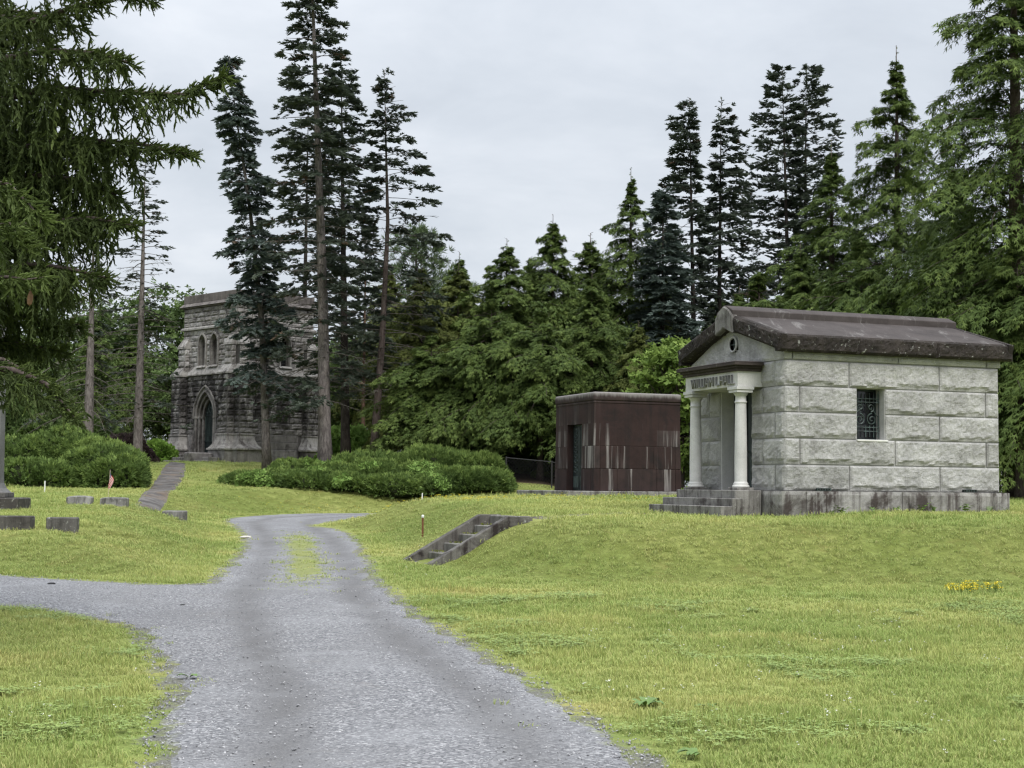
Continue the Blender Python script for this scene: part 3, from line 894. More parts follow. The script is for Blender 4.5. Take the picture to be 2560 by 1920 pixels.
# core
cm = MB()
cm.box(.42, TB - .05, .42, TB - .05, 4.3, 8.3).box(.05, .419, .05, TB - .05, 6.62, 8.3).box(.42, TB - .05, .05, .419, 6.62, 8.3)
cm.box(.55, TB + .12, LW + .03, TB + .12, 0, 4.6)
cm.box(LW + .03, .55, LW + .03, DC - 1.0, 0, 4.6).box(LW + .03, .55, DC + 1.0, TB + .12, 0, 4.6).box(LW + .03, .55, DC - 1.0, DC + 1.0, 3.9, 4.6)
cm.build('wall', 'tower_joint', tow)
def rot_front(p):   # (s along face from near corner, z, outward) -> front face coords
    return p
for face in (0, 1):      # 0 = front (door), 1 = right-hand side
    part = face == 0
    if face == 0:
        A, N = Vector((0, -1, 0)), Vector((-1, 0, 0))
        org = lambda s, z, d: Vector((-d, s, z))           # s measured from near corner; stones run from larger s to smaller
    else:
        A, N = Vector((-1, 0, 0)), Vector((0, -1, 0))
        org = lambda s, z, d: Vector((s, -d, z))
    if face == 1:
        A = Vector((1, 0, 0))
    def wallp(s0, s1, z0, z1, d, ch, lw, hole=None, phase=0, part_=part):
        o = org(s1, z0, d) if face == 0 else org(s0, z0, d)
        hh = None
        if hole:
            hh = []
            for (c, f) in hole:
                def g(z, c=c, f=f):
                    v = f(z)
                    if not v: return None
                    return (s1 - c - v, s1 - c + v) if face == 0 else (c - v - s0, c + v - s0)
                hh.append(g)
        courses(o, A, N, s1 - s0, z1 - z0, ch, lw, part_, hh, phase)
    wf = lambda z: (arch_hw(.33, 6.12, .50)(z) if 4.92 < z < 6.6 else 0)
    wallp(0, TB, 7.0, 7.98, 0, .245, .62)
    wallp(0, TB, 4.89, 6.84, 0, .28, .55, [(1.87, wf), (2.94, wf)], 1)
    if face == 0:
        wallp(.68, TB + .15 - .83, 1.49, 4.47, -LW, .27, .55, [(DC, lambda z: out_f(z) if z < 3.86 else 0)])
    else:
        wallp(.68, TB + .15 - .83, 1.49, 4.47, -LW, .29, .6)
    # buttress faces
    for bs0, bs1 in ((-.15, .68), (TB + .15 - .83, TB + .15)):
        wallp(bs0, bs1, 1.49, 4.42, .57, .29, .62)
        # side faces of the buttress
        if face == 0:
            k = round((4.42 - 1.49) / .29)
            for j in range(k):
                put_stone((-.57, bs0, 1.49 + j * (4.42 - 1.49) / k), Vector((1, 0, 0)), Vector((0, -1, 0)), .42, (4.42 - 1.49) / k, part and bs0 < 0)
        else:
            k = round((4.42 - 1.49) / .29)
            for j in range(k):
                put_stone((bs0, -.15, 1.49 + j * (4.42 - 1.49) / k), Vector((0, -1, 0)), Vector((-1, 0, 0)), .42, (4.42 - 1.49) / k, False)
        b_ = (lambda r: (r[2], r[3], r[0], r[1])) if face == 1 else (lambda r: r)
        def rect(s0, s1, d0, d1):
            return (-d1, -d0, s0, s1) if face == 0 else (s0, s1, -d1, -d0)
        core_r = rect(bs0 + .02, bs1 - .02, .10, .55)
        MB().box(*core_r, 0, 4.44).build('buttress_core', 'tower_joint', tow)
        # base: plinth, flare, band
        plr = rect(bs0 - .30, bs1 + .30, -.05, .90)
        MB().box(*plr, 0, .66).build('buttress_plinth', 'tower_stone', tow, .02)
        MB().box(*rect(bs0 - .36, bs1 + .36, -.05, .96), .661, .76).build('buttress_lip', 'tower_trim', tow, .015)
        fl = MB()
        prev = None
        prof = [(.33, .761), (.20, .92), (.09, 1.15), (.04, 1.40)]
        for (e0, z0), (e1, z1) in zip(prof, prof[1:]):
            fl.frustum(rect(bs0 - e0, bs1 + e0, 0, .57 + e0), z0, rect(bs0 - e1, bs1 + e1, 0, .57 + e1), z1)
        fl.build('buttress_flare', 'tower_trim', tow)
        MB().box(*rect(bs0 - .07, bs1 + .07, .0, .64), 1.401, 1.487).build('buttress_band', 'tower_trim', tow, .012)
        # weathered cap at the ledge, then the shorter upper buttress
        MB().box(*rect(bs0 - .06, bs1 + .06, -.02, .64), 4.431, 4.53).build('buttress_cap_edge', 'tower_trim', tow, .01)
        MB().frustum(rect(bs0 - .05, bs1 + .05, -.03, .63), 4.531, rect(bs0 + .08, bs1 - .08, -.03, .30), 4.93).build('buttress_cap', 'tower_trim', tow)
        us0, us1 = (.0, .60) if bs0 < 0 else (TB - .60, TB)
        MB().box(*rect(us0 + .01, us1 - .01, -.02, .27), 4.932, 5.90).build('upper_buttress_core', 'tower_joint', tow)
        wallp(us0, us1, 4.932, 5.90, .29, .28, .6)
        for j in range(3):
            if face == 0:
                put_stone((-.29, us0, 4.94 + j * .32), Vector((1, 0, 0)), Vector((0, -1, 0)), .28, .32, bs0 > 0)
        MB().frustum(rect(us0 - .04, us1 + .04, -.02, .36), 5.901, rect(us0 - .04, us1 + .04, -.02, .34), 5.99).frustum(rect(us0 - .03, us1 + .03, -.02, .35), 5.991, rect(us0 + .02, us1 - .02, -.02, .04), 6.42).build('upper_buttress_cap', 'tower_trim', tow)
    # ledge between storeys
    def rect(s0, s1, d0, d1):
        return (-d1, -d0, s0, s1) if face == 0 else (s0, s1, -d1, -d0)
    MB().box(*rect(.75, TB - .75, -.02, .27), 4.47, 4.54).build('ledge', 'tower_trim', tow, .01)
    MB().frustum(rect(.76, TB - .76, -.02, .26), 4.541, rect(.76, TB - .76, -.02, .04), 4.95).build('ledge_slope', 'tower_trim', tow)
    # wall base between buttresses
    if face == 0:
        for s0, s1 in ((.98, DC - 1.0), (DC + 1.0, TB - .98)):
            if s1 > s0: MB().box(*rect(s0, s1, .0, .27), 0, 1.48).build('wall_base', 'tower_stone', tow, .02)
    else:
        for k in range(4):
            MB().box(*rect(.98, TB - .98, .0, .30 - .035 * k), .37 * k + (.002 if k else 0), .37 * (k + 1)).build('wall_base', 'tower_stone', tow, .02)
    # window pairs
    for c in (1.87, 2.94):
        zz = arch_path(.30, 4.96, 6.12, .46, 7)
        n_ = len(zz)
        def pt(s, z, d): return org(c + s, z, d)
        vs = [pt(s, z, .03) for s, z in zz] + [pt(s, z, -.0) for s, z in zz]
        wn = MB().poly([pt(s, z, -.30) for s, z in zz], [tuple(range(n_))]).build('window', 'dark_glass', tow)
        so = arch_path(.37, 4.96, 6.12, .56, 7)
        fr = MB()
        fr.poly([pt(s, z, .10) for s, z in zz] + [pt(s, z, .10) for s, z in so], [(i, i + 1, n_ + i + 1, n_ + i) for i in range(n_ - 1)])
        fr.poly([pt(s, z, .10) for s, z in so] + [pt(s, z, .0) for s, z in so], [(i, i + 1, n_ + i + 1, n_ + i) for i in range(n_ - 1)])
        fr.poly([pt(s, z, .10) for s, z in zz] + [pt(s, z, -.31) for s, z in zz], [(i, i + 1, n_ + i + 1, n_ + i) for i in range(n_ - 1)])
        fr.build('window_surround', 'tower_trim', wn)
        for k in range(5):
            z = 5.15 + k * .24
            MB().tube([pt(-.29, z, -.29), pt(.29, z, -.29)], .008, 4).build('lead_bar', 'tower_joint', wn)
        MB().tube([pt(0, 4.97, -.29), pt(0, 6.5, -.29)], .008, 4).build('lead_bar', 'tower_joint', wn)
        MB().frustum(rect(c - .40, c + .40, -.3, .20), 4.88, rect(c - .40, c + .40, -.3, .08), 4.99).build('window_sill', 'tower_trim', wn)
# string course, cornice, parapet (all round)
def bandbox(e, z0, z1, e2=None):
    e2 = e if e2 is None else e2
    return MB().frustum((-e, TB + e, -e, TB + e), z0, (-e2, TB + e2, -e2, TB + e2), z1)
bandbox(.13, 6.842, 6.93).build('string_course', 'tower_trim', tow, .012)
bandbox(.13, 6.931, 7.0, .05).build('string_course_slope', 'tower_trim', tow)
bandbox(.10, 7.985, 8.06).build('cornice_fillet', 'tower_cap', tow, .01)
bandbox(.20, 8.061, 8.24, .04).build('cornice_slope', 'tower_cap', tow)
bandbox(.03, 8.241, 8.66).build('parapet', 'tower_cap', tow, .02)
# rear faces, plain coursed
for (o, a, n) in (((TB, 0, 0), Vector((0, 1, 0)), Vector((1, 0, 0))), ((TB, TB, 0), Vector((-1, 0, 0)), Vector((0, 1, 0)))):
    courses(Vector(o) + Z_ * 4.6, a, n, TB, 3.35, .28, .8, False)
    courses(Vector(o) + Z_ * 0 + Vector(n) * .15, a, n, TB, 4.6, .3, .8, False)
# door recess: three arched orders stepping inwards, with shafts
for k, (ri, ro, d0) in enumerate(((.80, .98, .17), (.66, .80, .05), (.53, .66, -.09))):
    rise_i, rise_o = 1.48 * (ri / .98) ** .85, 1.48 * (ro / .98) ** .85
    pi_, po_ = arch_path(ri, .46, 2.40, rise_i), arch_path(ro, .46, 2.40, rise_o)
    n_ = len(pi_)
    od = MB()
    F_ = lambda s, z, d: Vector((-d, DC + s, z))
    od.poly([F_(s, z, d0) for s, z in pi_] + [F_(s, z, d0) for s, z in po_], [(i, i + 1, n_ + i + 1, n_ + i) for i in range(n_ - 1)])
    od.poly([F_(s, z, d0) for s, z in pi_] + [F_(s, z, d0 - .16) for s, z in pi_], [(i, i + 1, n_ + i + 1, n_ + i) for i in range(n_ - 1)])
    arch = od.build('arch_order', 'tower_arch', tow)
    MB().tube([F_(s, z, d0 + .01) for s, z in pi_[1:-1]], .05, 6).build('arch_roll', 'tower_arch', arch)
    for sgn in (-1, 1):
        MB().tube([F_(sgn * ri, .48, d0 + .012), F_(sgn * ri, 2.28, d0 + .012)], .055, 8).build('shaft', 'tower_arch', arch)
        MB().box(*[v for v in (-d0 - .085, -d0 + .06)], DC + sgn * ri - .075, DC + sgn * ri + .075, 2.28, 2.40).build('shaft_capital', 'tower_arch', arch, .015)
hood = MB().tube([Vector((-.20, DC + s, z)) for s, z in arch_path(1.0, 2.3, 2.40, 1.52)], .055, 6).build('hood_mould', 'tower_arch', tow)
dp = arch_path(.54, .46, 2.40, .9)
td_ = MB().poly([Vector((.20, DC + s, z)) for s, z in dp], [tuple(range(len(dp)))]).build('door', 'bronze_dark', tow)
for k in range(9):
    y = DC - .44 + k * .11
    MB().tube([(.175, y, 1.15), (.175, y, 2.40)], .014, 5).build('door_bar', 'bronze_patina', td_)
for z in (1.10, 2.42, .52):
    MB().box(.165, .195, DC - .52, DC + .52, z, z + .06).build('door_rail', 'bronze_dark', td_)
for (yy, zz, rr) in ((0, 2.72, .13), (-.24, 2.65, .11), (.24, 2.65, .11), (0, 2.98, .12), (-.14, 2.85, .08), (.14, 2.85, .08)):
    MB().tube([(.175, DC + yy + rr * math.cos(t), zz + rr * math.sin(t)) for t in np.linspace(0, 2 * math.pi, 13)], .018, 4, False).build('door_tracery', 'bronze_patina', td_)
MB().box(-.96, .16, .9, TB - .9, 0, .455).build('threshold', 'tower_trim', tow, .02)
MB().box(-1.6, -.97, -.2, TB + .6, -.3, .30).build('step', 'step_granite', tow, .02)
MB().box(-2.05, -1.601, -.2, TB + .6, -.3, .14).build('step', 'step_granite', tow, .02)
MB().box(-2.3, -.95, .42, .95, -.3, .52).build('step_cheek', 'tower_stone', tow, .05)
me = bpy.data.meshes.new('stone_rest'); me.from_pydata(extra_v, [], extra_f); setmat(me, 'tower_stone')
tag(mesh_obj('rear_stonework', me, tow), kind='stuff')

# ================================================================ entrance stair in the bank, on the axis of the granite mausoleum
ux, uy = math.cos(TH), math.sin(TH)
stair = empty('garden_stair', 'weathered concrete stair with sloping cheek walls set into the grass bank', 'stairs', (-1.62, 27.65, .19), TH)
SW = .74
TR, RI = .30, .165
for k in range(5):
    MB().box(TR * k + .05, TR * (k + 1) + .06, -SW + .10, SW - .10, -.25, RI * k + .03 - (.0 if k else .01)).build('tread', 'concrete_tread', stair, .012)
MB().box(TR * 5 + .062, TR * 5 + .42, -SW + .10, SW - .10, .45, RI * 5 + .045).build('landing', 'concrete_tread', stair, .012)
for s_ in (-1, 1):
    y0, y1 = sorted((s_ * (SW - .09), s_ * (SW + .09)))
    prof = [(-.10, -.25), (-.10, .05), (-.02, .09), (TR * 5 - .12, RI * 5 + .06), (TR * 5 + .30, RI * 5 + .06), (TR * 5 + .30, -.1)]
    MB().prism(prof, 'y', y0, y1).build('cheek_wall', 'concrete', stair, .014)
for k in range(1, 5):
    R = np.random.RandomState(k)
    n_ = 60
    P = np.column_stack([TR * k + R.uniform(.10, .30, n_), R.uniform(-SW + .13, SW - .13, n_), np.full(n_, RI * (k - 0) + .03)])
    P = P[np.abs(P[:, 1]) > .25]
    fo_ = (P, R.normal(0, .6, P.shape) + np.array([0, 0, 1]), R.normal(0, 1, P.shape), R.uniform(.03, .06, len(P)), R.uniform(.2, .9, len(P)))
    stair_moss = globals().setdefault('STAIR_MOSS', [])
    stair_moss.append(fo_)

# stone walk from the stair head to the porch steps
def ribbon(name, Lp, Rp, mat, off=.012, n=40, m_=5, kind='structure', edge_drop=.03):
    def res(L):
        L = np.array(L, float); d = np.concatenate([[0], np.cumsum(np.linalg.norm(np.diff(L, axis=0), axis=1))])
        t = np.linspace(0, d[-1], n)
        return np.stack([np.interp(t, d, L[:, 0]), np.interp(t, d, L[:, 1])], 1)
    A, B = res(Lp), res(Rp)
    w_ = np.linspace(0, 1, m_)
    G = A[:, None, :] * (1 - w_)[None, :, None] + B[:, None, :] * w_[None, :, None]
    Z = terrain(G[..., 0], G[..., 1]) + off
    Z[:, 0] -= edge_drop; Z[:, -1] -= edge_drop; Z[0, :] -= edge_drop; Z[-1, :] -= edge_drop
    I_ = np.arange(n * m_).reshape(n, m_)
    q_ = np.stack([I_[:-1, :-1], I_[:-1, 1:], I_[1:, 1:], I_[1:, :-1]], -1).reshape(-1, 4)
    return tag(mesh_obj(name, from_np(name, np.dstack([G, Z]).reshape(-1, 3), q_, mat, None, True)), kind=kind)
m = material('walk_stone'); P = m.pos()
c = m.mix(m.rng(m.noise(P, 2.5, 5, .7), .35, .7), (.075, .068, .055), (.17, .16, .13))
c = m.mix(m.rng(m.noise(P, 1.2, 4, .7), .5, .62, 0, .8), c, (.085, .10, .03))
m.out(m.bsdf(c, .9, m.bump(m.noise(P, 30, 4, .7), .5, .02), .1))
def on_axis(t, s): return (-1.62 + ux * t - uy * s, 27.65 + uy * t + ux * s)
ribbon('walk', [on_axis(2.25, .55), (1.2, 30.2), (2.9, 31.7)], [on_axis(2.25, -.55), (1.6, 29.4), (3.3, 30.7)], 'walk_stone', .03)
m = material('path_stone'); P = m.pos()
c = m.mix(m.rng(m.noise(P, 1.5, 5, .7), .35, .7), (.06, .056, .054), (.15, .142, .137))
c = m.mix(m.rng(m.noise(P, .9, 6, .75, .8), .50, .66, 0, .65), c, (.17, .125, .088))      # fallen brown needles
m.out(m.bsdf(c, .9, m.bump(m.noise(P, 25, 4, .7), .4, .02), .1))
ribbon('path', [(-10.8, 42.6), (-11.1, 44.5), (-12.2, 50), (-13.8, 58), (-15.4, 67), (-16.2, 72)], [(-10.0, 42.6), (-10.25, 44.5), (-10.9, 48), (-11.9, 54), (-12.9, 60), (-13.8, 65), (-15.0, 70.5)], 'path_stone', .035, 60, 7, edge_drop=.07)

# ================================================================ grave markers and monument on the left
def marker(label, x, y, w_, d_, h_, rz, mat, slant=0.0, crown=0.0, bev=.02):
    mb = MB()
    n_ = 8
    prof_f = []
    zt = h_
    top = [(-w_ / 2 + w_ * i / n_, zt + crown * (1 - (2 * i / n_ - 1) ** 2)) for i in range(n_ + 1)]
    poly = [(-w_ / 2, -.15)] + top + [(w_ / 2, -.15)]
    mb.prism(poly, 'y', -d_ / 2, d_ / 2)
    for i, v in enumerate(mb.v):
        if v[1] < 0 and v[2] > .05:
            mb.v[i] = (v[0], v[1] + slant, v[2] - slant * .35)
    o = mb.build('grave_marker', mat, None, bev)
    o.location = (x, y, tz(x, y)); o.rotation_euler = (0, 0, rz)
    return tag(o, label, 'gravestone', 'low grave markers on the left lawn')
marker('blackened granite block marker standing alone on the left mound slope', -8.45, 28.8, .56, .34, .26, .12, 'dark_marker_granite')
marker('lichen-spotted dark marker cut by the left edge of the picture', -9.35, 28.6, .78, .34, .25, .03, 'dark_marker_granite')
marker('low pale marker with dark rounded top, left of the flag', -11.25, 39.8, .66, .3, .19, .05, 'marker_granite', .05, .03)
marker('low pale grey marker just in front of the flag', -10.30, 39.6, .70, .3, .20, -.1, 'marker_granite', .05, .015)
marker('low marker streaked black and white, nearest the gravel road', -9.15, 41.5, .66, .3, .22, -.35, 'marker_granite', .05)
mon = empty('grave_monument', 'tall grey granite monument on stepped base at the left edge', 'monument', (-12.36, 36.3, tz(-12.36, 36.3)), .05)
MB().box(-.77, .77, -.6, .6, -.2, .31).build('base', 'dark_marker_granite', mon, .03)
MB().box(-.42, .42, -.4, .4, .311, .43).build('die', 'dark_marker_granite', mon, .015)
mb = MB()
for (h0, z0), (h1, z1) in zip([(.36, .431), (.27, .53), (.22, .66), (.215, .80)], [(.27, .53), (.22, .66), (.215, .80), (.15, 7.6)]):
    mb.frustum((-h0, h0, -h0, h0), z0, (-h1, h1, -h1, h1), z1)
mb.frustum((-.15, .15, -.15, .15), 7.601, (-.01, .01, -.01, .01), 7.85)
mb.build('shaft', 'monument_granite', mon)

# ---- small grave flag
m = material('flag_cloth')
tcx = m.n('ShaderNodeUVMap').outputs[0]
fu, fv, _ = m.sep(tcx)
stripe = m.math('GREATER_THAN', m.math('FRACT', m.math('MULTIPLY', fv, 6.5)), .5)
c = m.mix(stripe, (.42, .02, .03), (.62, .60, .58))
star = m.n('ShaderNodeTexVoronoi', {'Vector': m.scaled(tcx, (14, 13, 1)), 'Scale': 1.0, 'Randomness': 0.0}, feature='F1').outputs['Distance']
cant = m.mix(m.math('LESS_THAN', star, .25), (.022, .03, .12), (.6, .6, .62))
isc = m.math('MULTIPLY', m.math('LESS_THAN', fu, .42), m.math('GREATER_THAN', fv, .46))
c = m.mix(isc, c, cant)
m.out(m.bsdf(c, .8, None, .1))
m = material('pale_wood'); m.out(m.bsdf((.42, .36, .26), .8))
m = material('white_paint'); m.out(m.bsdf((.62, .63, .62), .6))
m = material('rusty_steel'); P = m.pos(); m.out(m.bsdf(m.mix(m.noise(P, 20, 3), (.10, .035, .018), (.17, .07, .035)), .8))
m = material('galvanised_wire'); m.out(m.bsdf((.03, .03, .03), .7, None, .2))
m = material('black_stone'); m.out(m.bsdf((.02, .02, .022), .8))
m = material('white_stone'); m.out(m.bsdf((.40, .38, .35), .8))
fl = empty('flag', 'small American flag on a thin staff beside the left yews', 'flag', (-10.95, 41.4, tz(-10.95, 41.4)))
MB().tube([(.0, 0, -.1), (.03, 0, .5), (.05, 0, .90)], .008, 6).build('staff', 'pale_wood', fl)
bm = bmesh.new(); uvl = bm.loops.layers.uv.new('UVMap')
nu, nv = 10, 8
g = {}
for i in range(nu + 1):
    for j in range(nv + 1):
        u_, v_ = i / nu, j / nv
        top = Vector((.048, 0, .86)); bot = Vector((.028, 0, .52))
        hp = bot.lerp(top, v_)
        sag = Vector((.05 + .10 * v_ * .0, .0, 0)) * u_
        dx = (.17 - .20 * (1 - v_)) * u_ * .9 + .02 * math.sin(u_ * 7 + v_ * 3)
        dz = -.46 * u_ * (.55 + .45 * v_) + .02 * math.sin(u_ * 5)
        g[i, j] = bm.verts.new(hp + Vector((dx * .75, .035 * math.sin(u_ * 9 + v_ * 2), dz * .62)))
for i in range(nu):
    for j in range(nv):
        f = bm.faces.new((g[i, j], g[i + 1, j], g[i + 1, j + 1], g[i, j + 1]))
        for lp, (a, b) in zip(f.loops, ((i, j), (i + 1, j), (i + 1, j + 1), (i, j + 1))):
            lp[uvl].uv = (a / nu, b / nv)
        f.smooth = True
me = bpy.data.meshes.new('cloth'); bm.to_mesh(me); bm.free(); setmat(me, 'flag_cloth')
mesh_obj('cloth', me, fl)

# ---- marker stakes
st = empty('marker_post', 'short rusty steel stake with white top beside the stair', 'post', (-1.97, 34.2, tz(-1.97, 34.2)))
MB().tube([(0, 0, -.1), (0, 0, .46)], .022, 7).build('stake', 'rusty_steel', st)
MB().lathe([(.0, 0), (.03, .005), (.032, .05), (.015, .065), (0, .066)], (0, 0, .455), 8).build('cap', 'white_paint', st)
for lab, x, y, h_ in (('thin white wooden stake in the lawn left of the flag', -15.6, 51, .34), ('thin pale stake in front of the right yew bed', -3.0, 51.6, .75), ('thin grey stake near the dark gap in the right yew bed', -1.9, 52.6, .6)):
    s_ = empty('marker_stake', lab, 'stake', (x, y, tz(x, y)))
    MB().box(-.018, .018, -.012, .012, -.1, h_).build('stake', 'white_paint', s_)
    MB().frustum((-.018, .018, -.012, .012), h_ + .001, (-.004, .004, -.004, .004), h_ + .03).build('tip', 'white_paint', s_)

# ---- chain-link fences
def fence(label, pts, h_):
    x0, y0 = pts[0]
    base = tz(x0, y0)
    f = empty('chain_link_fence', label, 'fence', (x0, y0, base))
    L = [Vector((x - x0, y - y0, tz(x, y) - base)) for x, y in pts]
    for p in L:
        MB().tube([p - Z_ * .1, p + Z_ * (h_ + .05)], .03, 7).build('post', 'galvanised_wire', f)
    for a, b in zip(L, L[1:]):
        MB().tube([a + Z_ * h_, b + Z_ * h_], .02, 6).build('rail', 'galvanised_wire', f)
        mb = MB()
        d = b - a; n_ = int(d.length / .14)
        for k in range(-int(h_ / .14), n_):
            for sgn in (0, 1):
                t0, t1 = k / n_, (k + h_ / .14) / n_
                z0, z1 = 0, h_
                if t0 < 0: z0 = -t0 * n_ * .14; t0 = 0
                if t1 > 1: z1 = h_ - (t1 - 1) * n_ * .14; t1 = 1
                if sgn: z0, z1 = h_ - z0, h_ - z1
                p, q_ = a + d * t0 + Z_ * z0, a + d * t1 + Z_ * z1
                mb.poly([p - Z_ * .004, p + Z_ * .004, q_ + Z_ * .004, q_ - Z_ * .004], [(0, 1, 2, 3)])
        tag(mb.build('wire_mesh', 'galvanised_wire', f), kind='stuff')
fence('chain-link fence in the shade left of the brown mausoleum', [(-.2, 60.3), (1.6, 59.9), (3.6, 59.5), (6, 59)], 1.05)
fence('chain-link fence beyond the right end of the granite mausoleum', [(13.0, 49.5), (15.4, 48.6), (17.8, 47.8)], 1.05)
# ---- white shed glimpsed at the right edge
sh = empty('white_shed', 'white shed with dark roof edge glimpsed through the trees at the right edge', 'shed', (24.6, 72, tz(24.6, 72)), .2)
MB().box(-2.5, 2.5, 0, 3, -.2, 2.1).build('wall', 'white_paint', sh)
MB().box(-2.62, 2.62, -.12, 3.12, 1.45, 1.62).build('dark_band', 'black_stone', sh)
MB().prism([(-.25, 2.12), (3.25, 2.12), (1.5, 3.0)], 'x', -2.7, 2.7).build('roof', 'white_paint', sh)
MB().box(-.5, .5, -.03, -.002, .0, 1.4).build('door', 'white_paint', sh)

# ---- loose stones on the road
for lab, x, y, s_, mt in (('flat black stone on the side road at the left', -6.65, 22.2, .06, 'black_stone'), ('small black stone lying on the gravel junction', -4.1, 19.2, .035, 'black_stone'), ('flat whitish stone at the road edge below the left mound', -6.2, 35.8, .14, 'white_stone')):
    R = np.random.RandomState(int(abs(x * 10)))
    bm = bmesh.new(); bmesh.ops.create_icosphere(bm, subdivisions=2, radius=1)
    for v in bm.verts:
        v.co = Vector((v.co.x * s_, v.co.y * s_ * .7, v.co.z * s_ * .28)) * (1 + .25 * mnoise.noise(v.co * 1.7 + Vector((x, y, 0))))
    me = bpy.data.meshes.new('stone'); bm.to_mesh(me); bm.free(); setmat(me, mt)
    o = mesh_obj('loose_stone', me); o.location = (x, y, tz(x, y) + s_ * .1 + .012)
    tag(o, lab, 'stone')

# ================================================================ foliage
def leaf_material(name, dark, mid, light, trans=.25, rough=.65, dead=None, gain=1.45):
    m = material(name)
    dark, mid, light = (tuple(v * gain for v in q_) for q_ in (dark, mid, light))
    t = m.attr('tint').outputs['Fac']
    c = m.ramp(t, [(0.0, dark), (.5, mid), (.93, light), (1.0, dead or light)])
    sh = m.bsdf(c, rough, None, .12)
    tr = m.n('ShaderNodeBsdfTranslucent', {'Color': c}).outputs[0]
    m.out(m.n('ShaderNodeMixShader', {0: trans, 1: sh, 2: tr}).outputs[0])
leaf_material('hemlock_needles', (.026, .042, .012), (.052, .080, .020), (.110, .148, .038), gain=1.2)
leaf_material('hemlock_yellow_needles', (.036, .048, .014), (.070, .088, .023), (.130, .150, .044), gain=1.2)
leaf_material('spruce_needles', (.030, .038, .029), (.046, .058, .044), (.080, .094, .072), .2, dead=(.12, .085, .06), gain=1.5)
leaf_material('blue_spruce_needles', (.032, .044, .039), (.056, .074, .064), (.100, .124, .108), .2, dead=(.12, .085, .06), gain=1.5)
leaf_material('norway_needles', (.030, .044, .016), (.050, .070, .022), (.095, .128, .036), .2, gain=1.1)
leaf_material('norway_fresh_needles', (.042, .062, .020), (.070, .098, .028), (.115, .155, .045), .25, gain=1.1)
leaf_material('pine_needles', (.034, .054, .026), (.056, .082, .038), (.095, .125, .055), .2)
leaf_material('maple_leaves', (.060, .095, .022), (.100, .150, .034), (.160, .215, .055), .35)
leaf_material('dark_tree_leaves', (.034, .054, .020), (.056, .086, .028), (.095, .135, .042), .3)
leaf_material('yew_needles', (.034, .055, .017), (.066, .102, .028), (.125, .172, .046), .25, gain=1.6)
leaf_material('yew_vine_leaves', (.060, .11, .025), (.105, .170, .040), (.160, .235, .065), .3)
leaf_material('barberry_leaves', (.034, .022, .024), (.058, .040, .040), (.080, .062, .056), .3, gain=1.0)
leaf_material('bright_shrub_leaves', (.060, .110, .020), (.100, .170, .030), (.150, .230, .045), .3)

def bark(name, lo, hi, lich=.0):
    m = material(name)
    P = m.pos()
    n_ = m.noise(m.scaled(P, (14, 14, 4)), 1, 5, .7, .4)
    c = m.mix(m.rng(n_, .35, .68), lo, hi)
    if lich:
        c = m.mix(m.rng(m.noise(P, 5, 5, .75), .56, .66, 0, lich), c, (.20, .20, .165))
    m.out(m.bsdf(c, .9, m.bump(n_, .9, .03), .15))
bark('grey_bark', (.085, .073, .070), (.20, .178, .168), .35)
bark('brown_bark', (.045, .034, .030), (.098, .078, .070), .2)
bark('dark_bark', (.030, .024, .022), (.062, .052, .047), .15)
bark('red_bark', (.085, .052, .038), (.16, .105, .078), .2)
bark('dead_twig', (.060, .054, .048), (.14, .128, .112), .4)
m = material('cone_scales'); P = m.pos()
m.out(m.bsdf(m.mix(m.noise(P, 60, 3), (.10, .055, .032), (.24, .14, .085)), .8))

def dia(p0, p1, wd, up=(0, 0, 1)):
    p0, p1, up = np.array(p0, float), np.array(p1, float), np.array(up, float)
    d = p1 - p0
    s = np.cross(d, up); s /= (np.linalg.norm(s) + 1e-9)
    mid = p0 + d * .45
    return [p0, mid + s * wd / 2, p1, mid - s * wd / 2]
def tmpl(ds):
    return np.array(ds).reshape(-1, 3), np.arange(4 * len(ds)).reshape(-1, 4)
T_HEM = tmpl([dia((0, 0, 0), (1.05, 0, -.16), .15), dia((.12, 0, -.02), (.62, .40, -.14), .15), dia((.28, 0, -.04), (.80, -.36, -.18), .15)])
T_SPR = tmpl([dia((0, 0, 0), (1, 0, .05), .24), dia((0, 0, 0), (1, 0, .05), .24, (0, 1, 0))] +
             [dia((t, 0, 0), (t + .34, s * .36, .12), .22) for t in (.12, .45) for s in (-1, 1)])
_r = np.random.RandomState(5)
def _needle(t, an, ln, fw):
    return dia((t, 0, 0), (t + ln * fw, ln * math.cos(an), ln * math.sin(an)), .10, (1, .3, .2))
T_NOR = tmpl([dia((0, 0, 0), (1, 0, 0), .17), dia((0, 0, 0), (1, 0, 0), .17, (0, 1, 0))] + [_needle(.08 + .22 * k, 2.4 * k, .17, 1.4) for k in range(4)])
T_LEAF = tmpl([dia((0, 0, 0), (.8, .0, .1), .5), dia((0, 0, 0), (.2, .75, .1), .5), dia((0, 0, 0), (.1, -.7, -.1), .5), dia((.1, 0, 0), (-.5, .3, .3), .45)])
T_PINE = tmpl([dia((0, 0, 0), (math.cos(a) * .8, math.sin(a) * .8 * math.cos(b), math.sin(a) * .8 * math.sin(b)), .10, (.2, .5, 1)) for a, b in
               [(.2, 0), (.5, .5), (.6, 1.8), (.6, 3.1), (.6, 4.4), (.55, 5.6), (1.1, 1.0), (1.1, 2.6), (1.1, 4.2), (1.1, 5.8)]])
T_YEW = tmpl([dia((0, 0, 0), (1, 0, 0), .26), dia((0, 0, 0), (1, 0, 0), .26, (0, 1, 0)), dia((.1, 0, 0), (.75, .4, .1), .22), dia((.1, 0, 0), (.75, -.4, -.1), .22)])

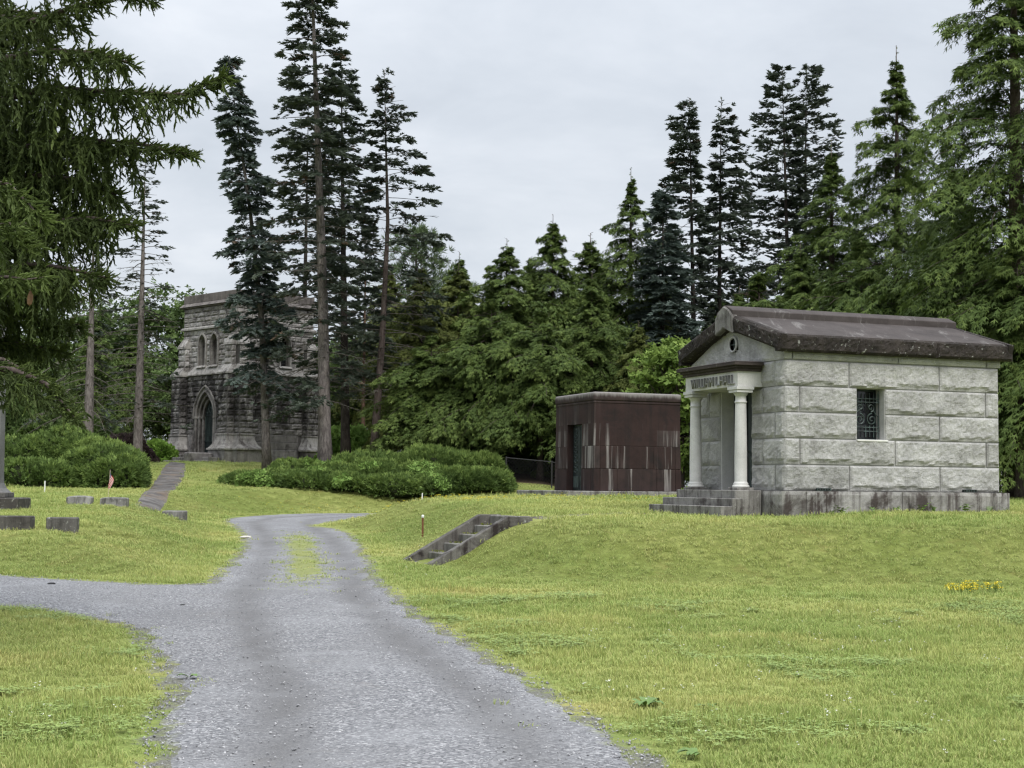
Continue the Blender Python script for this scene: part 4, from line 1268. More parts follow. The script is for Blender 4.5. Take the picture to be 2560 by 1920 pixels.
def scatter(tm, P, D, N, S, tint):
    tv, tf = tm
    D = D / (np.linalg.norm(D, axis=1, keepdims=True) + 1e-9)
    N = N - D * np.sum(N * D, 1, keepdims=True)
    N = N / (np.linalg.norm(N, axis=1, keepdims=True) + 1e-9)
    B = np.cross(N, D)
    S = np.asarray(S)
    k = len(tv)
    V = P[:, None, :] + S[:, None, None] * (tv[None, :, 0:1] * D[:, None, :] + tv[None, :, 1:2] * B[:, None, :] + tv[None, :, 2:3] * N[:, None, :])
    Fc = tf[None, :, :] + (np.arange(len(P)) * k)[:, None, None]
    tt = np.repeat(np.clip(tint, 0, .999), k)
    return V.reshape(-1, 3), Fc.reshape(-1, 4), tt

class Foliage:
    def __init__(s):
        s.P, s.D, s.N, s.S, s.T = [], [], [], [], []
    def add(s, P, D, N, S, T):
        s.P.append(P); s.D.append(D); s.N.append(N); s.S.append(S); s.T.append(T)
    def mesh(s, name, tm, mat, cut=None):
        P, D, N, S, T = (np.concatenate(a) for a in (s.P, s.D, s.N, s.S, s.T))
        V, Fc, tt = scatter(tm, P, D, N, S, T)
        return from_np(name, V, Fc, mat, {'tint': tt})

def tube_arr(mb, pts, r0, r1, seg=5):
    n_ = len(pts)
    mb.tube(pts, [r0 + (r1 - r0) * i / (n_ - 1) for i in range(n_)], seg, False)

def conifer(seed, H, zb, n_br, radius, path=None, r0=.2, shape=(.15, -.30, .10), s0=.15, sec=12, per=3, size=.42, side_ang=.95, sec_len=.38,
            droop=.15, tm=None, gap=0.0, fol_lo=None, bias=None, limb_r=.02, tint0=.5, dead_lo=None, zpow=1.0, tip_up=0.0, lvar=(.72, 1.1), top_up=.25, top_gap=0.0):
    """returns (trunk MB, limb MB, Foliage). radius(t)->branch length at t in 0..1 from crown base to top"""
    R = np.random.RandomState(seed)
    path = path or (lambda z: (0.0, 0.0))
    tk, lb, fo = MB(), MB(), Foliage()
    n_ = 14
    zs = [H * i / (n_ - 1) for i in range(n_)]
    tk.tube([(*path(z), z) for z in zs], [max(.012, r0 * (1 - (z / H) ** 1.15) + (.35 * r0 if i == 0 else 0)) for i, z in enumerate(zs)], 9, True)
    Zv = np.array([0, 0, 1.0])
    az = R.rand() * 6.28
    for i in range(n_br):
        t = ((i + R.rand() * .8) / n_br) ** zpow
        z = zb + (H - zb) * t
        az += 2.399 + R.uniform(-.4, .4)
        L = radius(t) * R.uniform(*lvar)
        if bias: L *= bias(az, t)
        if L < .12: continue
        cx, cy_ = path(z)
        rad = np.array([math.cos(az), math.sin(az), 0])
        tang = np.array([-math.sin(az), math.cos(az), 0])
        a1, a2, a3 = shape
        a1 = a1 + R.uniform(-.14, .14) + top_up * t ** 2.5
        ss = np.linspace(0, 1, 6)
        pts = np.array([cx, cy_, z]) + L * ss[:, None] * rad + (L * (a1 * ss + a2 * ss ** 2 + a3 * ss ** 3))[:, None] * Zv + (L * .06 * np.sin(ss * 3 + R.rand() * 6))[:, None] * tang
        dead = dead_lo is not None and t < dead_lo and R.rand() < .85
        lr = max(.011, min(limb_r, r0 * .35) * (.5 + .5 * L / max(radius(.2), .3)))
        tube_arr(lb, [tuple(p) for p in pts], lr, max(.006, lr * .3), 4)
        if dead:
            for _ in range(11):
                s = R.uniform(.25, .98)
                p = np.array([cx, cy_, z]) + L * s * rad + L * (a1 * s + a2 * s ** 2 + a3 * s ** 3) * Zv
                q_ = p + (rad * .6 + tang * R.uniform(-1, 1) - Zv * R.uniform(0, .7)) * L * R.uniform(.10, .30)
                tube_arr(lb, [tuple(p), tuple((p + q_) / 2 + Zv * .02), tuple(q_)], max(.007, lr * .4), .005, 3)
            if R.rand() < .62: continue
        fs0 = s0 if fol_lo is None else fol_lo(t, az)
        if fs0 >= 1: continue
        ns = max(3, int(sec * (.45 + .55 * L / max(radius(.25), .3))))
        sv = np.clip(np.linspace(fs0, 1.0, ns) + R.uniform(-.02, .02, ns), 0, 1)
        P0 = np.array([cx, cy_, z]) + L * sv[:, None] * rad + (L * (a1 * sv + a2 * sv ** 2 + a3 * sv ** 3))[:, None] * Zv
        Tn = rad + (a1 + 2 * a2 * sv + 3 * a3 * sv ** 2)[:, None] * Zv
        Tn /= np.linalg.norm(Tn, axis=1, keepdims=True)
        env = np.clip(np.sin(np.pi * (.22 + .78 * (1 - (1 - sv) ** .9))) * .9 + .28, .2, 1)
        for sd_ in (-1, 1, 0):
            if sd_ == 0:
                d2 = Tn + Zv * tip_up; l2 = np.full(ns, size * .5)
                reps = 1
            else:
                an = side_ang + R.uniform(-.25, .25, ns)
                d2 = np.cos(an)[:, None] * Tn + (sd_ * np.sin(an))[:, None] * tang
                l2 = L * sec_len * env * R.uniform(.6, 1.15, ns)
                reps = per
            for j in range(reps):
                u_ = (j + R.uniform(.1, .9, ns)) / max(reps, 1) if reps > 1 else R.uniform(.2, .7, ns)
                Pq = P0 + d2 * (l2 * u_)[:, None] - Zv * (droop * l2 * u_ ** 2 * 1.0)[:, None] + R.normal(0, .035, (ns, 3))
                dd = d2 + R.normal(0, .28, (ns, 3)) - Zv * droop * (0.4 + u_)[:, None] + (Zv * tip_up)
                nn_ = Zv + R.normal(0, .28, (ns, 3))
                S_ = size * R.uniform(.65, 1.2, ns) * (.75 + .25 * min(1, L / 1.2))
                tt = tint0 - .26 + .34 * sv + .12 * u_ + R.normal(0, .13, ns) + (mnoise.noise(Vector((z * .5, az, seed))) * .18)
                kp = np.ones(ns, bool)
                if gap or top_gap:
                    kp = np.array([mnoise.noise(Vector(p) * 1.1 + Vector((seed * 7.7, 0, 0))) for p in Pq]) > (gap + top_gap * max(0, (t - .72) / .28) - .5)
                fo.add(Pq[kp], dd[kp], nn_[kp], S_[kp], np.clip(tt, 0, .92)[kp] if R.rand() > .015 or dead_lo is None else np.full(kp.sum(), .995))
    # leader
    n2 = 16
    zz = np.linspace(max(zb, H - 1.5), H - .05, n2)
    Pq = np.array([(*path(z_), z_) for z_ in zz])
    dd = R.normal(0, .7, (n2, 3)) + Zv * .35
    fo.add(Pq, dd, R.normal(0, 1, (n2, 3)), size * np.linspace(1.1, .5, n2), np.full(n2, tint0 + .1))
    return tk, lb, fo

TREES = {}
def make_tree(name, label, x, y, gen, leaf, tm, barkm='grey_bark', limb='dead_twig', group=None, rz=0.0, scale=1.0, zoff=-.1):
    tk, lb, fo = gen
    root = empty(name, label, 'tree', (x, y, tz(x, y) + zoff), rz, group)
    root.scale = (scale,) * 3
    tko = tk.build('trunk', barkm, root, smooth=True)
    if lb.v:
        tag(lb.build('branches', limb, root, smooth=True), kind='stuff')
    if fo is not None and fo.P:
        tag(mesh_obj('crown', fo.mesh('crown', tm, leaf), root), kind='stuff')
    return root
def copy_tree(src, label, x, y, rz, scale, group=None, zoff=-.1):
    r = src.copy(); COL.objects.link(r)
    r.location = (x, y, tz(x, y) + zoff); r.rotation_euler = (0, 0, rz); r.scale = scale if hasattr(scale, '__len__') else (scale,) * 3
    r['label'] = label
    if group: r['group'] = group
    elif 'group' in r: del r['group']
    for ch in src.children:
        c = ch.copy(); COL.objects.link(c); c.parent = r
    return r

def lean(pts):
    """piecewise-linear trunk offset from list of (z, dx)"""
    zs, xs = [p[0] for p in pts], [p[1] for p in pts]
    return lambda z: (float(np.interp(z, zs, xs)), 0.0)

# ---- centre spruces by the tower (az 0 = +x, to the right in view)
def cosb(az, c): return math.cos(az - c)
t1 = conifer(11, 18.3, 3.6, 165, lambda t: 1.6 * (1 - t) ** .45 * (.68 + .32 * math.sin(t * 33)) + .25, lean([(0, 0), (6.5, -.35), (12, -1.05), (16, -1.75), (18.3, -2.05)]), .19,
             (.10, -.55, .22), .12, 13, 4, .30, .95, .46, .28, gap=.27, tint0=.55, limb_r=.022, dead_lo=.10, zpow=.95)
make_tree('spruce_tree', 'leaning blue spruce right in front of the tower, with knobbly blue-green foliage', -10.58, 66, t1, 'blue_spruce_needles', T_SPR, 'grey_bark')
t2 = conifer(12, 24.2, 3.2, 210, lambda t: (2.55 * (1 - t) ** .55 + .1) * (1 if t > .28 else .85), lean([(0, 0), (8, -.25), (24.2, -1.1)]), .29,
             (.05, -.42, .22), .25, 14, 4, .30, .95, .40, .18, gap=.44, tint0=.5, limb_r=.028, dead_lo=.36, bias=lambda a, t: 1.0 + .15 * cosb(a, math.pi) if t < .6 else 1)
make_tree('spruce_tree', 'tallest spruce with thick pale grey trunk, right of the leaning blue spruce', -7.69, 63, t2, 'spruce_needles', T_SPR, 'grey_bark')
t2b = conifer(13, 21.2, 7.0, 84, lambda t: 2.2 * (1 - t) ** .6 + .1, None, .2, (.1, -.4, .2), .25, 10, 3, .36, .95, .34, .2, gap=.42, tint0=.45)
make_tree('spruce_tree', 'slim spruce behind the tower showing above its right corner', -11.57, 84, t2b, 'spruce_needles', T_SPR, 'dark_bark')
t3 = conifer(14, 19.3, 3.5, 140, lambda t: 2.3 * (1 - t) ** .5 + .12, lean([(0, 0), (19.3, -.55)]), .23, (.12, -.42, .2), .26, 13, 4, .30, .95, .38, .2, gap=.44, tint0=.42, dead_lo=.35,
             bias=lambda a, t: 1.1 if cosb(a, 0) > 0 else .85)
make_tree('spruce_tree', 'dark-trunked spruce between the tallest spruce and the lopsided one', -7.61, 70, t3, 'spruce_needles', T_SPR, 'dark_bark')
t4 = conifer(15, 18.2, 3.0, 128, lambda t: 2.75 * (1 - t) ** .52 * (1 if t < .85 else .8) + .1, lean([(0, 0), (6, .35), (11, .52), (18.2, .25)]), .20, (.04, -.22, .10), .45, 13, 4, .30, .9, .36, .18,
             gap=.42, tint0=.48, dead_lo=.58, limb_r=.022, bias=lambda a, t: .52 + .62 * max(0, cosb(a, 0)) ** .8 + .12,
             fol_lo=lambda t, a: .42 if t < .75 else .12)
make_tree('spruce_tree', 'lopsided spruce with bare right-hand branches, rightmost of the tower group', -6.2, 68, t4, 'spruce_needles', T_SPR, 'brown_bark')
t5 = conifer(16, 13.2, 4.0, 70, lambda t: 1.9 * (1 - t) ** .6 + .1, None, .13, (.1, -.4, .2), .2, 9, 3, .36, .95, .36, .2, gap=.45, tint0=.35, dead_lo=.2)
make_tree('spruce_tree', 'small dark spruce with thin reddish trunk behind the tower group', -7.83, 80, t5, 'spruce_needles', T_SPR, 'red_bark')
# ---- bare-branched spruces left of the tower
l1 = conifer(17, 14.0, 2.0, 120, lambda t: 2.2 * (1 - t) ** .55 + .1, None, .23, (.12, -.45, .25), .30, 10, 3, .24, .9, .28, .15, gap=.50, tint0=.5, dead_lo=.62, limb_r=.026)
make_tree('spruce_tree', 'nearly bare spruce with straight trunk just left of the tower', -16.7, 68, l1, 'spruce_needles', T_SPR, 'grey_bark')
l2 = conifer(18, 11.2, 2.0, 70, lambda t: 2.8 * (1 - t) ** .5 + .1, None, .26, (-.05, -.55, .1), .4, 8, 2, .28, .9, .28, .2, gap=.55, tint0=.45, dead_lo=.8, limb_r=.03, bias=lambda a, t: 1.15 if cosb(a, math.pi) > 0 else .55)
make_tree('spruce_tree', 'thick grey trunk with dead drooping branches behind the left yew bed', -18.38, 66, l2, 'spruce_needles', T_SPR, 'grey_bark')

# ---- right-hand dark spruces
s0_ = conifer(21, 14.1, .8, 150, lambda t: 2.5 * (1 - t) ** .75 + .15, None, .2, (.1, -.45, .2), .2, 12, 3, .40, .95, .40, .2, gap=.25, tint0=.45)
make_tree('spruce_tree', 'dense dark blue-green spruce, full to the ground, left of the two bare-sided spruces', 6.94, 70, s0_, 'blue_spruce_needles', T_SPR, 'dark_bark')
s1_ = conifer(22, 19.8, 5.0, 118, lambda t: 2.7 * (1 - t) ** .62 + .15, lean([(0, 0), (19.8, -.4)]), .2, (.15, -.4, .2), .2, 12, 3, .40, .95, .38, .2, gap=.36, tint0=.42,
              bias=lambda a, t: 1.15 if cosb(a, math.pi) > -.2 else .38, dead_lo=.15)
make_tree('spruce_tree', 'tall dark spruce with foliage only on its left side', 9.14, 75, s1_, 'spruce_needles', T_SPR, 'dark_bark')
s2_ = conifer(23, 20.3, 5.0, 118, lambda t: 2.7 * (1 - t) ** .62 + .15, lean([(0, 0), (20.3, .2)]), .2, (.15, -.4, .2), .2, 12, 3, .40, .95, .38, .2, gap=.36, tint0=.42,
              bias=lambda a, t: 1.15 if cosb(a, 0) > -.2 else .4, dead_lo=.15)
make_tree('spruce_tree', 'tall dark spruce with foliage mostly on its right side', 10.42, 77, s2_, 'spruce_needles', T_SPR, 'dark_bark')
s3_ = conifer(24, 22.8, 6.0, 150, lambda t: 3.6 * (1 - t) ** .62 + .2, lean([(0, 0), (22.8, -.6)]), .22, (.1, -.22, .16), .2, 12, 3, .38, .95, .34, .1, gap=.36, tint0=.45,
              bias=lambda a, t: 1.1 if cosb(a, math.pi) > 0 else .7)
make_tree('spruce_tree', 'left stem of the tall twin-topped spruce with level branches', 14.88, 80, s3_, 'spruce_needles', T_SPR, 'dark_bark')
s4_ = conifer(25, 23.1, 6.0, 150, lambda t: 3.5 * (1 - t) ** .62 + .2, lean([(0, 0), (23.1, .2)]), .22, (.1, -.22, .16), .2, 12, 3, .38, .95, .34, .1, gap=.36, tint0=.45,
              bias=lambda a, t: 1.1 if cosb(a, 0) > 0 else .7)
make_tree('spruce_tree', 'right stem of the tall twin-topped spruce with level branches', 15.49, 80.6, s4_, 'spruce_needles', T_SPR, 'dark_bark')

# ---- hemlocks: five variants, copied
def hem(seed, H, Rm, zb=.5, n=170, tint=.5, size=.25, gap=.20):
    def rad(t):
        body = Rm * (1 - (t / .93) ** 1.9) ** .85 if t < .93 else 0
        return max(body * (.88 + .12 * math.sin(t * 29 + seed)), .42 * (1 - t) * 3.2 + .10)
    return conifer(seed, H, zb, n, rad, None, .018 * H, (.30, -.70, .10), .12, 20, 9, size, .85, .44, .60,
                   gap=gap, tint0=tint, limb_r=.02, zpow=1.0, lvar=(.55, 1.2), top_up=.75, top_gap=.24)
HG = 'hemlocks massed behind the mausoleums'
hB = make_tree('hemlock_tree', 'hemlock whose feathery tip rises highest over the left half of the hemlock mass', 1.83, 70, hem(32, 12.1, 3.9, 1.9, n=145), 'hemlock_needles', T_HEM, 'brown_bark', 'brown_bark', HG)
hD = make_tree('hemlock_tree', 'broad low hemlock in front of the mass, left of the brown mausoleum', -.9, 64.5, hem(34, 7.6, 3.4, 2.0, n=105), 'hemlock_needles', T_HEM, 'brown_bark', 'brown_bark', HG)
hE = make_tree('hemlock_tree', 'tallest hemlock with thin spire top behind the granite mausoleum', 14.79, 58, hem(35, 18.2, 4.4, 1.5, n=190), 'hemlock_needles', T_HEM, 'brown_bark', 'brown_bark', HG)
hA = copy_tree(hE, 'tall hemlock whose narrow tip rises left of the dense dark spruce', 5.6, 72, 2.0, .84, HG)
hF = copy_tree(hE, 'huge hemlock at the right edge with arching branches reaching left', 15.7, 47, 4.4, (1.18, 1.18, 1.10), HG)
def recolour(o, mat):
    for ch in o.children:
        if ch.name.startswith('crown'):
            ch.material_slots[0].link = 'OBJECT'
            ch.material_slots[0].material = MATS[mat]
hC = copy_tree(hB, 'yellowish hemlock at the left end of the mass, beside the lopsided spruce', -4.3, 71, 2.6, .80, HG)
recolour(hC, 'hemlock_yellow_needles')
for src, lab, x, y, rz, sc in (
    (hB, 'hemlock with a small tip, third peak from the left of the mass', -.29, 68, 1.3, (1.05, 1.05, .87)),
    (hC, 'yellow-green rounded hemlock, second from the left of the mass', -2.6, 72, 2.1, (1.0, 1.0, .80)),
    (hB, 'hemlock peak between the feathery tip and the tall narrow tip', 3.78, 74, 4.0, (1.2, 1.2, 1.0)),
    (hD, 'low hemlock at the left front of the mass, behind the yew bed', -3.5, 65.5, 2.2, (1.0, 1.0, .80)),
    (hD, 'low hemlock skirt just left of the brown mausoleum', 1.2, 63.5, 4.1, (1.05, 1.05, .95)),
    (hB, 'hemlock directly behind the brown mausoleum', 3.4, 65, 5.2, .78),
    (hC, 'yellowish hemlock showing just above the brown mausoleum roof', 5.3, 63.5, .7, .62),
    (hD, 'hemlock bough mass behind the porch roof of the granite mausoleum', 9.45, 58, .5, 1.22),
    (hB, 'hemlock behind the ridge of the granite mausoleum, left of the spire-topped one', 11.42, 60, 2.7, .88),
    (hA, 'hemlock close left of the spire-topped hemlock', 13.2, 62.5, 3.3, (.92, .92, .84)),
    (hD, 'low hemlock right behind the roof of the granite mausoleum', 12.0, 52, 3.0, 1.28),
    (hB, 'hemlock between the spire-topped one and the huge right-edge one', 14.9, 51, 5.9, 1.02),
    (hD, 'low hemlock with reddish trunk beside the right end of the granite mausoleum', 14.7, 44.0, 1.9, 1.02)):
    copy_tree(src, lab, x, y, rz, sc, HG)
BG = 'hemlocks in the second row'
for i, (x, y, s) in enumerate([(-7, 86, .95), (-3, 84, 1.0), (1, 85, 1.0), (5, 86, 1.05), (8.5, 84, 1.0), (12, 88, 1.0), (16.5, 86, 1.1), (19, 78, 1.0), (20, 68, 1.05), (18.3, 60, .9), (10.5, 70, .8), (13.3, 72, .85), (7.2, 79, .9), (-1, 78, .85), (3, 79, .85), (22, 56, 1.0)]):
    copy_tree((hB, hC, hD)[0 if i % 3 else 1], 'hemlock of the second row seen through the gaps of the front row', x, y, i * 1.7, s, BG)

# ---- white pine behind the tower group
def pine_tree(seed, H, zb, Rm, n):
    R = np.random.RandomState(seed)
    tk, lb, fo = MB(), MB(), Foliage()
    tk.tube([(0, 0, 0), (.05, 0, H * .5), (0, .05, H)], [.28, .2, .03], 9)
    for i in range(n):
        t = (i + R.rand()) / n
        z = zb + (H - zb) * t
        az = i * 2.4 + R.rand()
        L = Rm * (1 - t ** 1.6) ** .8 * R.uniform(.6, 1.1) + .3
        d = np.array([math.cos(az), math.sin(az), .25 + .3 * t])
        p0 = np.array([0, 0, z]); p1 = p0 + d * L
        tube_arr(lb, [tuple(p0), tuple((p0 + p1) / 2 - np.array([0, 0, .1])), tuple(p1)], .04, .012, 4)
        k = int(26 * (L / Rm) + 12)
        u_ = R.uniform(.35, 1.05, k)
        P = p0 + d * L * u_[:, None] + R.normal(0, 1, (k, 3)) * np.array([.42, .42, .22]) * (.5 + .5 * L / Rm)
        fo.add(P, d + np.array([0, 0, .6]) + R.normal(0, .4, (k, 3)), R.normal(0, 1, (k, 3)), R.uniform(.35, .55, k), np.clip(.35 + .35 * u_ * R.uniform(.5, 1.2, k), 0, .92))
    return tk, lb, fo
make_tree('pine_tree', 'fluffy dark green pine behind the lopsided spruce, above the yellowish hemlock', -5.8, 90, pine_tree(41, 14.2, 2.5, 4.4, 95), 'pine_needles', T_PINE, 'dark_bark', 'dark_bark')

# ---- broadleaf trees
def broadleaf(seed, H, Rx, Rz, zc, nclump, nleaf, size=.22, rough=.55):
    R = np.random.RandomState(seed)
    tk, lb, fo = MB(), MB(), Foliage()
    tk.tube([(0, 0, 0), (.06, .05, zc * .5), (.0, .0, zc + Rz * .4)], [.05 * H ** .7, .035 * H ** .7, .03], 8)
    for i in range(nclump):
        v = R.normal(0, 1, 3); v /= np.linalg.norm(v)
        rr = R.uniform(.35, 1.0) ** .6
        c = np.array([v[0] * Rx * rr, v[1] * Rx * rr, zc + v[2] * Rz * rr])
        base = np.array([0, 0, max(zc * .35, zc - Rz * .8 + (c[2] - zc + Rz) * .35)])
        tube_arr(lb, [tuple(base), tuple(base * .4 + c * .6 - np.array([0, 0, .1])), tuple(c)], .035, .008, 4)
        k = int(nleaf * R.uniform(.6, 1.3))
        cr = np.array([rough, rough, rough * .6]) * R.uniform(.7, 1.25)
        P = c + R.normal(0, .55, (k, 3)) * cr
        D = R.normal(0, 1, (k, 3)) + v * .6 - np.array([0, 0, .35])
        tt = .42 + .22 * R.rand() + .25 * (P[:, 2] - c[2]) / (cr[2]) * .5 + R.normal(0, .12, k)
        fo.add(P, D, np.array([0, 0, 1.0]) + R.normal(0, .5, (k, 3)) + v * .3, size * R.uniform(.7, 1.3, k), np.clip(tt, 0, .92))
    return tk, lb, fo
make_tree('maple_tree', 'young light green broadleaf tree between the brown and granite mausoleums', 6.2, 56, broadleaf(51, 7, 1.75, 2.5, 4.3, 95, 60, .19, .42), 'maple_leaves', T_LEAF, 'brown_bark', 'brown_bark')
bA = make_tree('broadleaf_tree', 'dark round-topped tree behind the nearly bare spruce, left of the tower', -22.0, 98, broadleaf(52, 13, 4.6, 4.6, 7.0, 120, 75, .30, .85), 'dark_tree_leaves', T_LEAF, 'dark_bark', 'dark_bark')
LG = 'dark trees closing the view on the left'
for i, (x, y, s, lab) in enumerate([(-27.5, 97, .92, 'dark broadleaf tree behind the left foreground spruce'), (-34, 96, 1.0, 'dark broadleaf tree at the far left edge behind the yew bed'), (-17.0, 101, .93, 'broadleaf tree whose crown peeps over the left corner of the tower'),
                                    (-12, 104, .82, 'broadleaf tree hidden behind the tower'), (-24.5, 86, .55, 'low dark tree under the bare spruce branches'), (-19.5, 88, .55, 'low dark tree beside the left tower buttress'), (-30, 84, .6, 'low dark tree at the left behind the yew bed'), (-7.8, 98, .8, 'broadleaf tree behind the white-grey trunk right of the tower'), (-9.4, 88, .6, 'low tree showing between the tower and the dark-trunked spruce')]):
    c = copy_tree(bA, lab, x, y, i * 1.3, s, LG)
for i, (x, y, s) in enumerate([(-26.5, 76, .62), (-22, 80, .66), (-29, 70, .6), (-33, 88, .8), (-28, 92, .8), (-23.5, 93, .7), (-19, 95, .75), (-14.5, 92, .7), (-38, 92, .8)]):
    copy_tree(hB, (['dark hemlock behind the thick grey trunk on the left', 'dark hemlock between the two bare spruces on the left', 'dark hemlock at the left edge above the yew bed'] + ['dark hemlock deep in the left background'] * 6)[i], x, y, i * 2.0, s, LG)

# ---- foreground Norway spruce at the left: explicit boughs with hanging twigs
def norway():
    R = np.random.RandomState(61)
    tk, lb = MB(), MB()
    fo, fr = Foliage(), Foliage()
    bx, by = -7.3, 15.6
    tk.tube([(0, 0, 0), (0, 0, 3), (.03, 0, 9), (0, 0, 17)], [.48, .34, .22, .03], 12)
    Zv = np.array([0, 0, 1.0])
    boughs = [
        ([(-5.9, 15.5, 5.37), (-4.54, 14.5, 5.41), (-3.65, 14.0, 5.24), (-2.97, 13.5, 5.1), (-2.56, 13.2, 5.19)], [1.3, 1.35, .62, .42, .18], fo),
        ([(-5.88, 15.5, 4.89), (-4.33, 14.6, 4.93), (-3.5, 14.0, 4.76), (-2.92, 13.6, 4.57)], [1.2, 1.1, .4, .14], fo),
        ([(-5.72, 15.0, 5.72), (-4.46, 14.2, 5.69), (-3.86, 13.8, 5.56), (-3.5, 13.5, 5.39)], [.6, .6, .5, .12], fo),
        ([(-5.65, 15.0, 6.29), (-4.55, 14.2, 5.98), (-4.1, 14.0, 6.08), (-3.81, 13.8, 6.04)], [.4, .42, .42, .2], fo),
        ([(-5.67, 15.0, 6.86), (-4.48, 14.2, 6.41), (-3.71, 13.8, 6.15), (-3.31, 13.6, 6.0)], [.4, .35, .2, .12], fo),
        ([(-5.66, 15.0, 3.99), (-4.5, 14.5, 4.1), (-3.97, 14.2, 4.09), (-3.5, 14.0, 3.98)], [.9, .9, .75, .15], fo),
        ([(-5.83, 15.4, 4.62), (-4.7, 14.8, 4.61), (-4.18, 14.6, 4.53), (-3.81, 14.4, 4.35)], [.9, .85, .8, .35], fo),
        ([(-5.64, 15.0, 3.43), (-4.7, 14.6, 3.71), (-4.2, 14.3, 3.62), (-3.8, 14.1, 3.51)], [.8, .75, .6, .35], fo),
        ([(-5.9, 15.6, 3.6), (-5.0, 15.2, 3.75), (-4.4, 15.0, 3.6)], [.8, .8, .5], fo),
        ([(-5.9, 15.6, 4.3), (-4.9, 15.3, 4.4), (-4.2, 15.2, 4.25)], [.9, .9, .5], fo),
        ([(-5.9, 15.6, 5.0), (-4.9, 15.2, 5.15), (-4.1, 15.0, 4.95)], [1.0, 1.0, .5], fo),
        ([(-4.97, 13.5, 2.63), (-4.34, 13.2, 2.57), (-3.99, 13.0, 2.44), (-3.67, 12.8, 2.13)], [.45, .42, .35, .1], fo),
        ([(-5.2, 13.9, 2.75), (-4.6, 13.7, 2.7), (-4.2, 13.6, 2.5)], [.45, .42, .25], fo),
        ([(-3.89, 10.6, 3.75), (-3.52, 10.5, 3.67), (-3.33, 10.4, 3.49), (-3.24, 10.4, 3.39)], [.35, .34, .2, .08], fr),
        ([(-4.02, 11.0, 3.42), (-3.65, 10.9, 3.47), (-3.48, 10.8, 3.26)], [.3, .3, .12], fr),
        ([(-3.86, 10.6, 3.03), (-3.5, 10.5, 3.02), (-3.34, 10.4, 2.99), (-3.23, 10.4, 3.01)], [.25, .22, .12, .05], fr)]
    for k in range(15):
        z = 3.0 + .27 * k
        boughs.append(([(-6.6, 16.2, z), (-5.6 + .1 * R.normal(), 15.9, z + .12), (-4.75 + .3 * R.normal() - .02 * k, 15.6, z - .05)], [.75, .75, .35], fo))
    for k in range(34):            # the rest of the tree, out of frame
        az = 2.0 + k * 2.399
        z = 2.2 + k * .40
        L = 3.6 * (1 - z / 18)
        d = np.array([math.cos(az), math.sin(az), 0])
        if d[0] > .35 and z < 8: continue
        c0 = np.array([bx, by, z])
        boughs.append(([tuple(c0 + d * .1), tuple(c0 + d * L * .5 + Zv * .1), tuple(c0 + d * L - Zv * .15)], [.6, .6, .15], 'far' if z > 0 else fo))
    for pts, cur, f in boughs:
        far = f == 'far'
        if far: f = fo
        pts = np.array(pts)
        full = [np.array([bx, by, pts[0][2] - .1])] + [p for p in pts]
        rr = .045 if f is fo else .02
        loc = [tuple(p - np.array([bx, by, 0])) for p in full]
        lb.tube(loc, [rr * (1 - .8 * i / (len(loc) - 1)) for i in range(len(loc))], 6, False)
        seg = np.linalg.norm(np.diff(pts, axis=0), axis=1)
        cum = np.concatenate([[0], np.cumsum(seg)])
        n_ = int(cum[-1] / ((.0125 if f is fo else .014) if not far else .08))
        for i in range(n_):
            s = (i + R.rand()) / n_ * cum[-1]
            p = np.array([np.interp(s, cum, pts[:, a]) for a in range(3)])
            hl = np.interp(s, cum, cur) * (.25 + .85 * R.rand() ** 1.6) * (.65 + .7 * mnoise.noise(Vector(p) * 3.0) + .2)
            frac = s / cum[-1]
            td_ = (pts[-1] - pts[0]); td_ /= np.linalg.norm(td_)
            sidev = np.cross(td_, Zv)
            off = sidev * R.normal(0, .26 if f is fo else .10) * (1.15 - frac)
            p = p + off - Zv * .15 * np.abs(np.linalg.norm(off))
            d = td_ * R.uniform(.2, .7) + sidev * R.normal(0, .5) + Zv * R.uniform(-.3, .25)
            d /= np.linalg.norm(d)
            q_ = p.copy()
            m_ = max(1, int(hl / .092))
            sz = .125 if not far else .3
            Pl, Dl, Tl = [], [], []
            tint_b = np.clip(.35 + .25 * frac + R.normal(0, .13), .02, .92)
            for j in range(m_):
                d = d * .68 - Zv * .32 + R.normal(0, .11, 3)
                d /= np.linalg.norm(d)
                Pl.append(q_.copy()); Dl.append(d.copy()); Tl.append(tint_b * (1.0 - .25 * j / max(1, m_)))
                sv_ = np.cross(d, R.normal(0, 1, 3)); sv_ /= np.linalg.norm(sv_) + 1e-9
                Pl.append(q_ + d * .03); Dl.append(d * .7 + sv_ * R.uniform(.5, .9) - Zv * .1); Tl.append(tint_b * R.uniform(.8, 1.15))
                q_ = q_ + d * .092
            if R.rand() < .40 or frac > .9:          # upturned fresh tips on top of the bough
                up = td_ * R.uniform(.4, 1) + Zv * R.uniform(.1, .6) + sidev * R.normal(0, .5)
                Pl.append(p); Dl.append(up); Tl.append(min(.92, tint_b + .25))
            k_ = len(Pl)
            f.add(np.array(Pl) - np.array([bx, by, 0]), np.array(Dl), R.normal(0, 1, (k_, 3)), sz * R.uniform(.8, 1.25, k_), np.array(Tl))
    root = empty('norway_spruce', 'big drooping spruce in the left foreground with hanging curtains of twigs', 'tree', (bx, by, tz(bx, by) - .05))
    dz = -root.location.z
    tk.build('trunk', 'brown_bark', root, smooth=True)
    b_ = lb.build('branches', 'brown_bark', root, smooth=True); tag(b_, kind='stuff'); b_.location.z = dz
    c_ = mesh_obj('crown', fo.mesh('crown', T_NOR, 'norway_needles'), root); tag(c_, kind='stuff'); c_.location.z = dz
    c2 = mesh_obj('fresh_boughs', fr.mesh('fresh_boughs', T_NOR, 'norway_fresh_needles'), root); tag(c2, kind='stuff'); c2.location.z = dz
